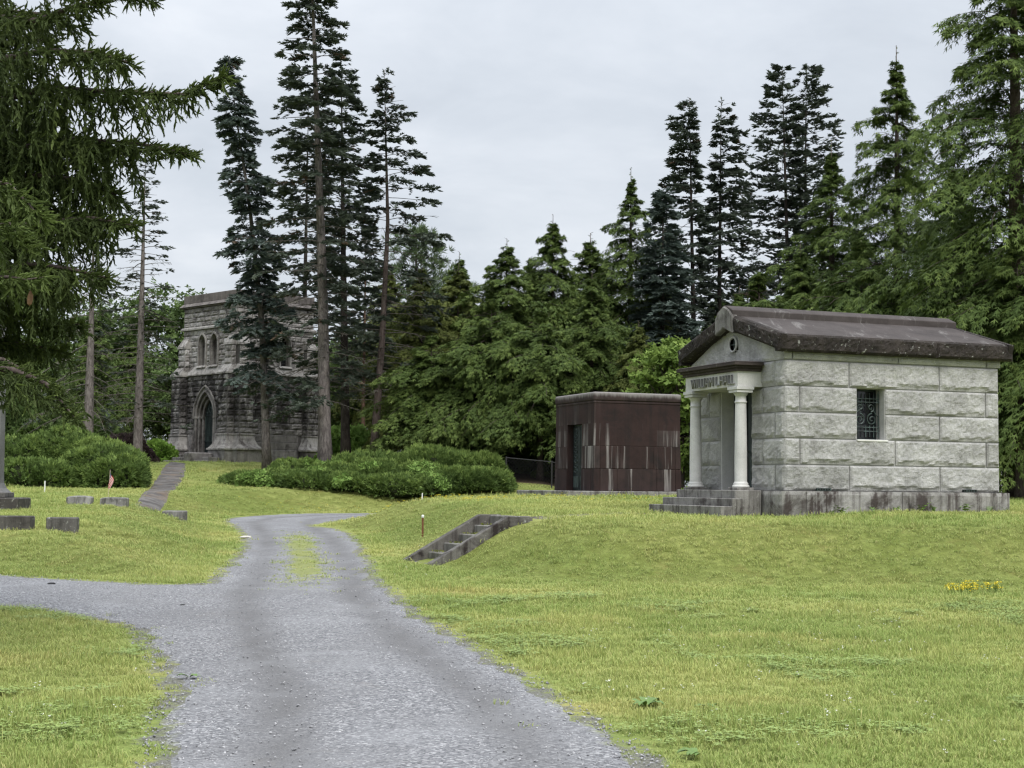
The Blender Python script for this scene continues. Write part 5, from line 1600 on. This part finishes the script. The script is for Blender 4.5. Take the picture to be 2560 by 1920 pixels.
    cn = MB().lathe([(.002, 0), (.016, .012), (.021, .04), (.019, .07), (.012, .10), (.002, .118)], (0, 0, -.118), 9)
    co_ = cn.build('cone', 'cone_scales', root)
    co_.location = (-3.32 - bx, 10.42 - by, 2.93 + dz)
    co_.rotation_euler = (.1, .15, 0)
norway()

# ---------------------------------------------------------------- yew beds and shrubs
def mound_shrub(name, label, blobs, n, leaf, size, seed, group=None, tm=T_YEW, vine=0, cat='shrub', up=.25, core=(.6)):
    """blobs: list of (x,y,z0,rx,ry,rz) half-ellipsoids in world space; foliage on the outer surface"""
    R = np.random.RandomState(seed)
    cx = sum(b[0] for b in blobs) / len(blobs); cy_ = sum(b[1] for b in blobs) / len(blobs)
    g0 = tz(cx, cy_)
    root = empty(name, label, cat, (cx, cy_, g0), 0, group)
    fo, vi = Foliage(), Foliage()
    area = [b[3] * b[4] + (b[3] + b[4]) * b[5] for b in blobs]
    for bi, b in enumerate(blobs):
        k = int(n * area[bi] / sum(area))
        v = R.normal(0, 1, (k, 3)); v[:, 2] = np.abs(v[:, 2]) * .9 - .12
        v /= np.linalg.norm(v, axis=1, keepdims=True)
        e = np.array([b[3], b[4], b[5]])
        sq = np.sign(v) * np.abs(v) ** .8
        sq /= np.linalg.norm(sq, axis=1, keepdims=True) ** .7
        P = np.array(b[:3]) + sq * e
        lump = np.array([mnoise.noise(Vector(p) * .95 + Vector((seed, 0, 0))) * 1.2 + mnoise.noise(Vector(p) * 2.4) * .8 for p in P])
        P = np.array(b[:3]) + sq * e * (1 + .17 * lump[:, None]) - (v * R.uniform(0, .12, (k, 1)))
        gz = terrain(P[:, 0], P[:, 1])
        kp = P[:, 2] > gz + .03
        for c in blobs:
            if c is not b:
                kp &= np.sum(((P - np.array(c[:3])) / (np.array(c[3:]) * .9)) ** 2, 1) > 1
        P, vv, lump = P[kp], v[kp], lump[kp]
        kk = len(P)
        D = vv + np.array([0, 0, up]) + R.normal(0, .62, (kk, 3))
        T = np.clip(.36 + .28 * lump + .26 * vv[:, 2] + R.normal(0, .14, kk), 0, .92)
        fo.add(P - np.array([cx, cy_, g0]), D, R.normal(0, 1, (kk, 3)), size * R.uniform(.6, 1.35, kk), T)
        if vine:
            mask = (np.array([mnoise.noise(Vector(p) * .55 + Vector((9 + seed, 3, 1))) for p in P]) > .18) & (R.rand(kk) < vine)
            q_ = P[mask]; k2 = len(q_)
            if k2: vi.add(q_ + vv[mask] * .08 - np.array([cx, cy_, g0]), R.normal(0, 1, (k2, 3)) + np.array([0, 0, .3]), vv[mask] + np.array([0, -.3, .8]), R.uniform(.10, .2, k2), np.clip(R.normal(.5, .2, k2), 0, .92))
    tag(mesh_obj('foliage', fo.mesh('foliage', tm, leaf), root), kind='stuff')
    if vi.P: tag(mesh_obj('vine', vi.mesh('vine', T_LEAF, 'yew_vine_leaves'), root), kind='stuff')
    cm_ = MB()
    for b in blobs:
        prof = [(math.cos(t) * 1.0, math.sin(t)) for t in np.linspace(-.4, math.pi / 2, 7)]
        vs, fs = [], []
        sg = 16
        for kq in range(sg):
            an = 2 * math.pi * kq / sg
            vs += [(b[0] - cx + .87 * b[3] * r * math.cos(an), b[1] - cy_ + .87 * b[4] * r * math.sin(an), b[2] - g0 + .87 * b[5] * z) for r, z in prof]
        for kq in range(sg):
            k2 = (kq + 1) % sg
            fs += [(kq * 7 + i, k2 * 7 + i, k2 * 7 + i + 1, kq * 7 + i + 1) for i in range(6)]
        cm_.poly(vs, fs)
    co_ = cm_.build('light_block_core', 'shrub_core', root)  # solid dark blobs added inside the foliage to block light
    tag(co_, kind='stuff')
    st = MB()
    for _ in range(6):
        st.tube([(R.uniform(-.15, .15), R.uniform(-.15, .15), -.1), (R.uniform(-.4, .4), R.uniform(-.4, .4), .5)], [.04, .02], 5)
    tag(st.build('stems', 'brown_bark', root), kind='stuff')
    return root
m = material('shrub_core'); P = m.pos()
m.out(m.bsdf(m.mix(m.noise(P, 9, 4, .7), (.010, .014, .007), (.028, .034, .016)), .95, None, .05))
def Bz(x, y, rx, ry, h, sink=.0):
    return (x, y, tz(x, y) - sink, rx, ry, h + sink)
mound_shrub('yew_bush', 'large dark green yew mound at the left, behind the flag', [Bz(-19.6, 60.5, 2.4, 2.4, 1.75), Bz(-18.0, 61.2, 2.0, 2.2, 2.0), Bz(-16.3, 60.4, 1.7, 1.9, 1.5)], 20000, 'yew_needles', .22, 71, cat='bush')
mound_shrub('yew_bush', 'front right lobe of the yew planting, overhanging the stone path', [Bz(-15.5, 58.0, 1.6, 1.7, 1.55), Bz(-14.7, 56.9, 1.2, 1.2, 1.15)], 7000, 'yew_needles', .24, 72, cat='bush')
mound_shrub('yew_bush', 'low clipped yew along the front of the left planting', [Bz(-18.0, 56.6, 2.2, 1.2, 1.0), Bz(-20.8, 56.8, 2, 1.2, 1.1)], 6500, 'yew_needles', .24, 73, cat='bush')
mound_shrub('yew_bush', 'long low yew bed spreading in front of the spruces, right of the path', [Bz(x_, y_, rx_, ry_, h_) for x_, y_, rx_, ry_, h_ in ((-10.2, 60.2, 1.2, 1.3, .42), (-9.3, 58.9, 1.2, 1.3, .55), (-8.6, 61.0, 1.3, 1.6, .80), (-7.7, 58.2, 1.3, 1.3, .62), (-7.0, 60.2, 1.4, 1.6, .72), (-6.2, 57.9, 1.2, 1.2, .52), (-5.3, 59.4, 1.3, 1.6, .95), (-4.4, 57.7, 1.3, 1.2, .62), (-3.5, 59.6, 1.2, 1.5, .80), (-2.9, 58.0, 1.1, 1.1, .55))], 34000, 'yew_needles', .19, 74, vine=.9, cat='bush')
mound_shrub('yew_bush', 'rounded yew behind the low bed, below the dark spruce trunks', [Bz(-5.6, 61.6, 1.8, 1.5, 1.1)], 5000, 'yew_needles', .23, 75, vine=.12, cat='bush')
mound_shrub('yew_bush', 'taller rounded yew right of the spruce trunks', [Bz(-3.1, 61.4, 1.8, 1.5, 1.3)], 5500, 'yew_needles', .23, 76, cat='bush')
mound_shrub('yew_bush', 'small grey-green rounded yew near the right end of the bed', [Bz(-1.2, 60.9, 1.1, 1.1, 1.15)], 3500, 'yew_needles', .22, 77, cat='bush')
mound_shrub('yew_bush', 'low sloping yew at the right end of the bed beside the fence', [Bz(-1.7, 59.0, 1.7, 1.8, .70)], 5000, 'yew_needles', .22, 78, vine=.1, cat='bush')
mound_shrub('dark_shrub', 'dark shrub mass at the far left behind the yews', [(-24.3, 73, tz(-24.3, 73), 3.2, 1.6, 3.2), (-21.0, 75, tz(-21, 75), 1.8, 1.2, 2.4)], 9000, 'dark_tree_leaves', .30, 83, tm=T_LEAF, cat='bush')
mound_shrub('dark_shrub', 'dark undergrowth beneath the hemlocks left of the brown mausoleum', [(-.6, 67.5, tz(-.6, 67.5), 2.2, 1.2, 2.3), (2.6, 67, tz(2.6, 67), 2.4, 1.2, 2.3)], 6000, 'dark_tree_leaves', .26, 84, tm=T_LEAF, cat='bush')
mound_shrub('barberry_bush', 'purple-leaved shrub behind the left yews, between two grey trunks', [(-18.3, 72, tz(-18.3, 72), 1.5, 1.0, 1.25)], 2600, 'barberry_leaves', .2, 79, tm=T_LEAF, cat='bush')
mound_shrub('bright_shrub', 'bright green shrub against the left buttress of the tower', [(-17.8, 76.5, tz(-17.8, 76.5), .95, .8, 1.1)], 1500, 'bright_shrub_leaves', .2, 80, tm=T_LEAF, cat='bush')
mound_shrub('bright_shrub', 'pale green undergrowth between the grey spruce trunks right of the tower', [(-7.9, 74, tz(-7.9, 74), 1.5, 1.1, 1.9)], 3000, 'yew_vine_leaves', .2, 81, tm=T_LEAF, cat='bush')
mound_shrub('bright_shrub', 'green shrub at the foot of the maple behind the brown mausoleum', [(6.4, 52.5, tz(6.4, 52.5), .9, .8, 1.1)], 1500, 'maple_leaves', .18, 82, tm=T_LEAF, cat='bush')

# ================================================================ grass, flowers, weeds
def grass_material(name, tipmul, trans=.35):
    m = material(name)
    P = m.pos()
    c = lawn_colour(m, P)
    t = m.attr('tint').outputs['Fac']
    c = m.mix(m.rng(t, .0, 1.0, .0, .75, False), c, (.42, .38, .17))
    c = m.mix(m.rng(m.attr('tint2').outputs['Fac'], .0, 1.0, .0, .55, False), c, (.15, .24, .06))
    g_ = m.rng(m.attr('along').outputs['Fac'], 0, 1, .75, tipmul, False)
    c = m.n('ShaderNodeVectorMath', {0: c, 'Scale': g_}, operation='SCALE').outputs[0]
    sh = m.bsdf(c, .6, None, .25)
    tr = m.n('ShaderNodeBsdfTranslucent', {'Color': c}).outputs[0]
    m.out(m.n('ShaderNodeMixShader', {0: trans, 1: sh, 2: tr}).outputs[0])
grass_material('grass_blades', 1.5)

def tuft_mesh(seed, nb, rad, h0, h1, wd):
    R = np.random.RandomState(seed)
    V, Fc, A, T, T2 = [], [], [], [], []
    for i in range(nb):
        r = rad * math.sqrt(R.rand()); an = R.rand() * 6.28
        b = np.array([r * math.cos(an), r * math.sin(an), -.012])
        h = R.uniform(h0, h1)
        la = R.rand() * 6.28
        ld = np.array([math.cos(la), math.sin(la), 0])
        s = np.array([-ld[1], ld[0], 0]) * wd * R.uniform(.7, 1.3) * .5
        ln = R.uniform(.1, .75) * h
        m1 = b + ld * ln * .35 + np.array([0, 0, h * .6])
        tip = b + ld * ln + np.array([0, 0, h * R.uniform(.75, 1.0)])
        k = len(V)
        V += [b - s, b + s, m1 + s * .75, m1 - s * .75, tip + s * .12, tip - s * .12]
        Fc += [(k, k + 1, k + 2, k + 3), (k + 3, k + 2, k + 4, k + 5)]
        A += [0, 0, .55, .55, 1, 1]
        t = R.rand() ** 2.2 if R.rand() < .6 else 0
        t2 = R.rand() if R.rand() < .5 else 0
        T += [t] * 6; T2 += [t2] * 6
    return from_np('tuft', np.array(V), np.array(Fc), 'grass_blades', {'along': A, 'tint': T, 'tint2': T2})

def scatter_object(name, pts, rot, scl, idx, sources, mat=None):
    """one object whose geometry nodes instance the source meshes on its points"""
    me = bpy.data.meshes.new(name)
    n_ = len(pts)
    me.vertices.add(n_); me.vertices.foreach_set('co', np.ascontiguousarray(pts, np.float32).ravel())
    for an, av, ty in (('rot', rot, 'FLOAT_VECTOR'), ('scl', scl, 'FLOAT_VECTOR')):
        a = me.attributes.new(an, ty, 'POINT')
        a.data.foreach_set('vector', np.ascontiguousarray(av, np.float32).ravel())
    a = me.attributes.new('idx', 'INT', 'POINT'); a.data.foreach_set('value', np.ascontiguousarray(idx, np.int32))
    ob = mesh_obj(name, me)
    ng = bpy.data.node_groups.new(name + '_nodes', 'GeometryNodeTree')
    ng.interface.new_socket('Geometry', in_out='INPUT', socket_type='NodeSocketGeometry')
    ng.interface.new_socket('Geometry', in_out='OUTPUT', socket_type='NodeSocketGeometry')
    N_, L_ = ng.nodes, ng.links
    gi, go = N_.new('NodeGroupInput'), N_.new('NodeGroupOutput')
    iop = N_.new('GeometryNodeInstanceOnPoints')
    L_.new(gi.outputs[0], iop.inputs['Points'])
    jn = N_.new('GeometryNodeJoinGeometry')
    for s in sources:
        oi = N_.new('GeometryNodeObjectInfo'); oi.inputs['Object'].default_value = s
        if 'As Instance' in oi.inputs: oi.inputs['As Instance'].default_value = False
        gti = N_.new('GeometryNodeGeometryToInstance')
        L_.new(oi.outputs['Geometry'], gti.inputs[0]); L_.new(gti.outputs[0], jn.inputs[0])
    L_.new(jn.outputs[0], iop.inputs['Instance'])
    iop.inputs['Pick Instance'].default_value = True
    def na(nm, dt):
        x = N_.new('GeometryNodeInputNamedAttribute'); x.data_type = dt; x.inputs['Name'].default_value = nm
        return x.outputs['Attribute']
    L_.new(na('idx', 'INT'), iop.inputs['Instance Index'])
    L_.new(na('rot', 'FLOAT_VECTOR'), iop.inputs['Rotation'])
    L_.new(na('scl', 'FLOAT_VECTOR'), iop.inputs['Scale'])
    L_.new(iop.outputs[0], go.inputs[0])
    md = ob.modifiers.new('scatter', 'NODES'); md.node_group = ng
    return ob

def src_obj(me):      # source geometry for scattering; never linked to the scene
    o = bpy.data.objects.new('source', me)
    o.use_fake_user = True
    return o
TUFTS = [src_obj(tuft_mesh(100 + k, 18, .075, .030, .070, .0065)) for k in range(5)]
R = np.random.RandomState(77)
gp = []
for y0, y1, dens, sc in ((5, 13, 190, 1.0), (13, 19, 120, 1.2), (19, 27, 70, 1.45), (27, 40, 38, 1.8), (40, 60, 15, 2.3), (60, 73, 7, 2.8)):
    xm = .36 * y1 + 3
    n_ = int(dens * 2 * xm * (y1 - y0))
    x = R.uniform(-xm, xm, n_); y = R.uniform(y0, y1, n_)
    k = (np.abs(x) < .36 * y + 3) & ((y < 60) | ((x > -17) & (x < -8)))
    gp.append(np.column_stack([x, y, np.full(n_, sc)])[k])
gp = np.concatenate(gp)
sd_ = sdf([tuple(p) for p in ep], gp[:, 0], gp[:, 1])
prob = np.where(sd_ < -.25, 1.0, np.where(sd_ < 0, .35 + .65 * (-sd_ / .25), .30 * np.exp(-sd_ / .10)))
strip = np.exp(-(polyline_dist(TRACK_C, gp[:, 0], gp[:, 1]) / .30) ** 2) * 1.3 * sstep((gp[:, 1] - 20.5) / 4.0) * (1 - sstep((gp[:, 1] - 35.5) / 5)) * (.25 + .9 * (vnoise(gp[:, 0], gp[:, 1], 1.2, 9) > .35))
prob = np.maximum(prob, np.where(sd_ > 0, strip * 1.5, 0))
# keep clear of buildings, stair, walk and path
def rect_mask(px, py, ox, oy, th, x0, x1, y0, y1):
    dx, dy = px - ox, py - oy
    lx, ly = dx * math.cos(th) + dy * math.sin(th), -dx * math.sin(th) + dy * math.cos(th)
    return (lx > x0) & (lx < x1) & (ly > y0) & (ly < y1)
blk = rect_mask(gp[:, 0], gp[:, 1], 5.39, 30, TH, -.12, 5.35, -.14, 4.1) | rect_mask(gp[:, 0], gp[:, 1], 5.39, 30, TH, -1.27, 0, .3, 3.52)
blk |= rect_mask(gp[:, 0], gp[:, 1], 2.49, 46, TH, -1, 3.3, -.3, 4) | rect_mask(gp[:, 0], gp[:, 1], -1.62, 27.65, TH, -.1, 2.3, -.84, .84)
wk = sdf([(.4, 29.0), (1.2, 30.2), (2.9, 31.7), (3.3, 30.7), (1.6, 29.4), (.8, 28.1)], gp[:, 0], gp[:, 1]) > .08
blk |= rect_mask(gp[:, 0], gp[:, 1], -13.66, 75, math.radians(45), -2.4, 6, -1.2, 6)
blk |= wk & (R.rand(len(gp)) < .8)
pathpoly = [(-10.8, 42.6), (-11.1, 44.5), (-12.2, 50), (-13.8, 58), (-15.4, 67), (-16.2, 72), (-15.0, 70.5), (-13.8, 65), (-12.9, 60), (-11.9, 54), (-10.9, 48), (-10.25, 44.5), (-10.0, 42.6)]
blk |= sdf(pathpoly, gp[:, 0], gp[:, 1]) > .12
kp = (R.rand(len(gp)) < prob) & ~blk
gp, sdk = gp[kp], sd_[kp]
gz = terrain(gp[:, 0], gp[:, 1])
e_ = .3
sl_ = np.hypot(terrain(gp[:, 0] + e_, gp[:, 1]) - gz, terrain(gp[:, 0], gp[:, 1] + e_) - gz) / e_
hs = gp[:, 2] ** .55 * np.where(sl_ > .16, .62, 1.0) * np.where(sdk > -.15, .55, 1.0) * (.75 + .5 * vnoise(gp[:, 0], gp[:, 1], .8, 12)) * R.uniform(.75, 1.2, len(gp))
hs = hs * np.where((vnoise(gp[:, 0], gp[:, 1], 1.1, 14) > .70) & (sdk < -.3), 1.5, 1.0) * np.where(R.rand(len(gp)) < .05, 1.6, 1.0)
ws = gp[:, 2] * R.uniform(.9, 1.15, len(gp))
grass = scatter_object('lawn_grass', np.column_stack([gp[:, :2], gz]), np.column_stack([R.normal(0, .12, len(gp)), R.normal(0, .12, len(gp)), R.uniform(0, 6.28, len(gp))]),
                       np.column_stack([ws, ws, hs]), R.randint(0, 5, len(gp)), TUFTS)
tag(grass, 'short yellow-green mown grass covering the lawns and mounds', 'grass', kind='stuff')

# clover and plantain leaves in patches
def clover_mesh(seed):
    Rq = np.random.RandomState(seed)
    ds = []
    for _ in range(16):
        r, a = .09 * math.sqrt(Rq.rand()), Rq.rand() * 6.28
        c = np.array([r * math.cos(a), r * math.sin(a), Rq.uniform(.02, .045)])
        a2 = Rq.rand() * 6.28
        for k in range(3):
            an = a2 + k * 2.09
            ds.append(dia(c, c + np.array([math.cos(an) * .016, math.sin(an) * .016, Rq.uniform(-.003, .004)]), .014))
    v, f = tmpl(ds)
    return src_obj(from_np('clover', v, f, 'clover_leaves'))
m = material('clover_leaves'); P = m.pos()
m.out(m.bsdf(m.mix(m.noise(P, 3, 3), (.17, .25, .065), (.26, .33, .10)), .6, None, .25))
CLV = [clover_mesh(k) for k in range(3)]
n_ = 60000
qx, qy = R.uniform(-9, 11, n_), R.uniform(6, 22, n_)
k = (vnoise(qx, qy, .7, 31) * .6 + vnoise(qx, qy, 2.1, 32) * .4 > .64) & (sdf([tuple(q) for q in ep], qx, qy) < -.05) & (np.abs(qx) < .36 * qy + 2) & (R.rand(n_) < .25)
qx, qy = qx[k], qy[k]; n_ = len(qx)
sc_ = R.uniform(.8, 1.4, n_) * (1 + .02 * (qy - 8))
cv_ = scatter_object('clover_patches', np.column_stack([qx, qy, terrain(qx, qy)]), np.column_stack([np.zeros(n_), np.zeros(n_), R.uniform(0, 6.28, n_)]), np.repeat(sc_[:, None], 3, 1), R.randint(0, 3, n_), CLV)
tag(cv_, 'low clover leaves growing in patches through the lawn', 'clover', kind='stuff')

# loose gravel on the near road
def pebble(seed):
    bm = bmesh.new(); bmesh.ops.create_icosphere(bm, subdivisions=1, radius=1)
    for v in bm.verts:
        v.co = Vector((v.co.x, v.co.y * .75, v.co.z * .5)) * (1 + .45 * mnoise.noise(v.co * 1.3 + Vector((seed * 3.7, 0, 0))))
    me = bpy.data.meshes.new('pebble'); bm.to_mesh(me); bm.free(); setmat(me, 'pebble_stone')
    return src_obj(me)
m = material('pebble_stone'); P = m.pos()
m.out(m.bsdf(m.ramp(m.noise(P, 40, 1), [(.3, (.14, .142, .15)), (.5, (.24, .24, .25)), (.7, (.42, .42, .43))]), .9, None, .1))
PEB = [pebble(k) for k in range(4)]
n_ = 60000
py = 6.5 + 22 * R.rand(n_) ** 1.5; px = R.uniform(-9, 2.2, n_)
pd = sdf([tuple(q) for q in ep], px, py)
ptk = polyline_dist(TRACK_C, px, py)
k = (pd > -.03) & (R.rand(n_) < np.where(np.abs(ptk - .74) < .25, .25, .8)) & (np.abs(px) < .36 * py + 1)
px, py = px[k], py[k]; n_ = len(px)
pz = np.array(terrain(px, py, np.full(n_, .5))) + .010
ps = R.gamma(3, .0016, n_) + .004
gr = scatter_object('road_gravel', np.column_stack([px, py, pz]), R.uniform(-.4, 6.28, (n_, 3)) * np.array([.1, .1, 1]), np.repeat(ps[:, None], 3, 1), R.randint(0, 4, n_), PEB)
tag(gr, 'loose grey crushed stone on the drive', 'gravel', kind='stuff')

# moss in the stair corners
vs = [scatter(T_YEW, *a) for a in STAIR_MOSS]
off = 0; VV, FF, TT = [], [], []
for v, f, t in vs:
    VV.append(v); FF.append(f + off); TT.append(t); off += len(v)
leaf_material('moss', (.05, .06, .012), (.10, .115, .022), (.16, .17, .04), .2)
mo = mesh_obj('moss', from_np('moss', np.concatenate(VV), np.concatenate(FF), 'moss', {'tint': np.concatenate(TT)}), stair)
tag(mo, kind='stuff')

# ---- flowers
def flower_mesh(seed, n, rad, hmin, hmax, pet, mat_p):
    R = np.random.RandomState(seed)
    V, Fc = [], []
    for i in range(n):
        r = rad * math.sqrt(R.rand()); an = R.rand() * 6.28
        c = np.array([r * math.cos(an), r * math.sin(an), R.uniform(hmin, hmax)])
        for k in range(5):
            a = k * 1.2566 + R.rand()
            p = c + np.array([math.cos(a) * pet, math.sin(a) * pet, pet * .4]); q_ = c + np.array([math.cos(a + .8) * pet, math.sin(a + .8) * pet, pet * .4])
            b = len(V); V += [c - np.array([0, 0, pet * .3]), p, (p + q_) / 2 * 1.0 + np.array([0, 0, .002]), q_]; Fc.append((b, b + 1, b + 2, b + 3))
    return from_np('blossoms', np.array(V), np.array(Fc), mat_p)
m = material('yellow_petals'); m.out(m.bsdf((.60, .50, .05), .6, None, .2))
m = material('white_petals'); m.out(m.bsdf((.72, .72, .66), .6, None, .2))
for lab, x, y, n_, rad in (('widest clump of yellow flowers at the foot of the right bank', 6.62, 22.45, 90, .24), ('small rear clump of yellow flowers at the foot of the right bank', 6.92, 23.0, 30, .14), ('right-hand clump of yellow flowers at the foot of the right bank', 7.15, 22.7, 45, .16)):
    fr_ = empty('flower_clump', lab, 'flowers', (x, y, tz(x, y)))
    tag(mesh_obj('blossoms', flower_mesh(int(x * 100), n_, rad, .06, .16, .022, 'yellow_petals'), fr_), kind='stuff')
    mb = MB()
    Rq = np.random.RandomState(int(y * 10))
    for k in range(24):
        a, r = Rq.rand() * 6.28, rad * Rq.rand() ** .5
        mb.tube([(r * math.cos(a) * .8, r * math.sin(a) * .8, -.02), (r * math.cos(a), r * math.sin(a), .12)], .003, 3, False)
    tag(mb.build('stems', 'yew_vine_leaves', fr_), kind='stuff')
def flower_field(name, label, pts, mat_p, pet, hgt, seed):
    srcs = [src_obj(flower_mesh(seed + k, 2, .05, hgt * .7, hgt * 1.2, pet, mat_p)) for k in range(3)]
    pts = np.array(pts)
    z = terrain(pts[:, 0], pts[:, 1])
    n_ = len(pts)
    Rq = np.random.RandomState(seed)
    o = scatter_object(name, np.column_stack([pts, z]), np.column_stack([np.zeros(n_), np.zeros(n_), Rq.uniform(0, 6.28, n_)]), np.repeat(Rq.uniform(.7, 1.3, n_)[:, None], 3, 1), Rq.randint(0, 3, n_), srcs)
    return tag(o, label, 'flowers', kind='stuff')
Rq = np.random.RandomState(5)
yp = []
for cx_, cy_, sx_, sy_, n_ in ((-3.6, 44.2, .8, .7, 30), (-1.4, 43.8, 1.6, .8, 45), (.6, 43.5, 1.8, .9, 40), (2.4, 41.2, 1.8, 1.2, 45), (3.4, 40, 1.2, 1.0, 30), (-7.6, 54.6, 1.2, .35, 30), (-1.2, 42.2, .5, .35, 60)):
    yp.append(np.column_stack([Rq.normal(cx_, sx_, n_), Rq.normal(cy_, sy_, n_)]))
flower_field('yellow_meadow_flowers', 'tiny yellow flowers dotting the mound in front of the brown mausoleum', np.concatenate(yp), 'yellow_petals', .018, .10, 301)
wp = [np.column_stack([Rq.normal(cx_, sx_, n_), Rq.normal(cy_, sy_, n_)]) for cx_, cy_, sx_, sy_, n_ in ((4.0, 16.5, 1.6, 2.2, 60), (2.0, 10.2, .9, 1.3, 30), (-3.2, 10.5, .6, .9, 18), (-2.0, 25, .5, 2, 12), (1.4, 14.5, .8, 1.5, 22), (.8, 12, .2, .3, 8))]
wp = np.concatenate(wp); wp = wp[sdf(ROAD_S, wp[:, 0], wp[:, 1]) < -.15]
flower_field('white_clover_flowers', 'scattered white clover heads in the foreground lawn', wp, 'white_petals', .008, .07, 311)

# ---- broad-leaved weeds at the road edge and ferns at the plinth
def weed(label, x, y, n_, size, seed):
    Rq = np.random.RandomState(seed)
    o = empty('broadleaf_weed', label, 'weed', (x, y, tz(x, y)))
    for k in range(n_):
        a = Rq.rand() * 6.28; L = size * Rq.uniform(.7, 1.2)
        vs, fs = [], []
        for i, (t, w_, z) in enumerate(((.1, .05, .01), (.35, .26, .06), (.65, .3, .09), (.88, .17, .07), (1.0, .0, .04))):
            for s_ in (-1, 1):
                vs.append((t * L * math.cos(a) - s_ * w_ * L * .6 * math.sin(a), t * L * math.sin(a) + s_ * w_ * L * .6 * math.cos(a), z * L * 3 + (0.012 if s_ else 0) + .01 * Rq.rand()))
        fs = [(2 * i, 2 * i + 1, 2 * i + 3, 2 * i + 2) for i in range(4)]
        MB().poly(vs, fs).build('leaf', 'weed_leaves', o, smooth=True)
m = material('weed_leaves'); P = m.pos()
m.out(m.bsdf(m.mix(m.noise(P, 25, 3), (.07, .13, .025), (.13, .21, .05)), .5, None, .35))
weed('large leafy weed at the right road edge, upper of the two', 1.0, 11.2, 12, .15, 1)
weed('small leafy weed just right of the upper one at the road edge', 1.45, 11.1, 8, .10, 2)
weed('leafy weed at the right road edge near the bottom of the picture', 1.12, 9.15, 9, .12, 3)
weed('flat weed in the grass at the left road edge', -2.62, 12.6, 9, .10, 4)
def fern(x, y, s_, seed):
    Rq = np.random.RandomState(seed)
    o = empty('fern', 'small green fern growing at the foot of the granite plinth', 'fern', (x, y, tz(x, y)), 0, 'ferns along the plinth')
    for k in range(6):
        a = Rq.rand() * 6.28
        L = s_ * Rq.uniform(.7, 1.2)
        mb = MB()
        pts = [(math.cos(a) * L * t * .7, math.sin(a) * L * t * .7, L * (1.1 * t - .6 * t * t)) for t in np.linspace(0, 1, 6)]
        for i in range(1, 6):
            p = Vector(pts[i]); w_ = .22 * L * (1 - i / 6.5)
            sv = Vector((-math.sin(a), math.cos(a), 0)) * w_
            fw = (Vector(pts[i]) - Vector(pts[i - 1])) * .5
            for sg in (-1, 1):
                mb.poly([p - fw * .6, p + sv * sg + fw * .3, p + fw * .5], [(0, 1, 2)])
        mb.build('frond', 'weed_leaves', o)
for k, (s_, sc) in enumerate(((.9, .16), (1.15, .22), (1.9, .15), (2.45, .2), (3.0, .24), (3.3, .2), (4.1, .22), (4.7, .17), (5.1, .15))):
    fern(5.39 + ux * s_ + uy * .27, 30 + uy * s_ - ux * .27, sc * 1.5, 400 + k)
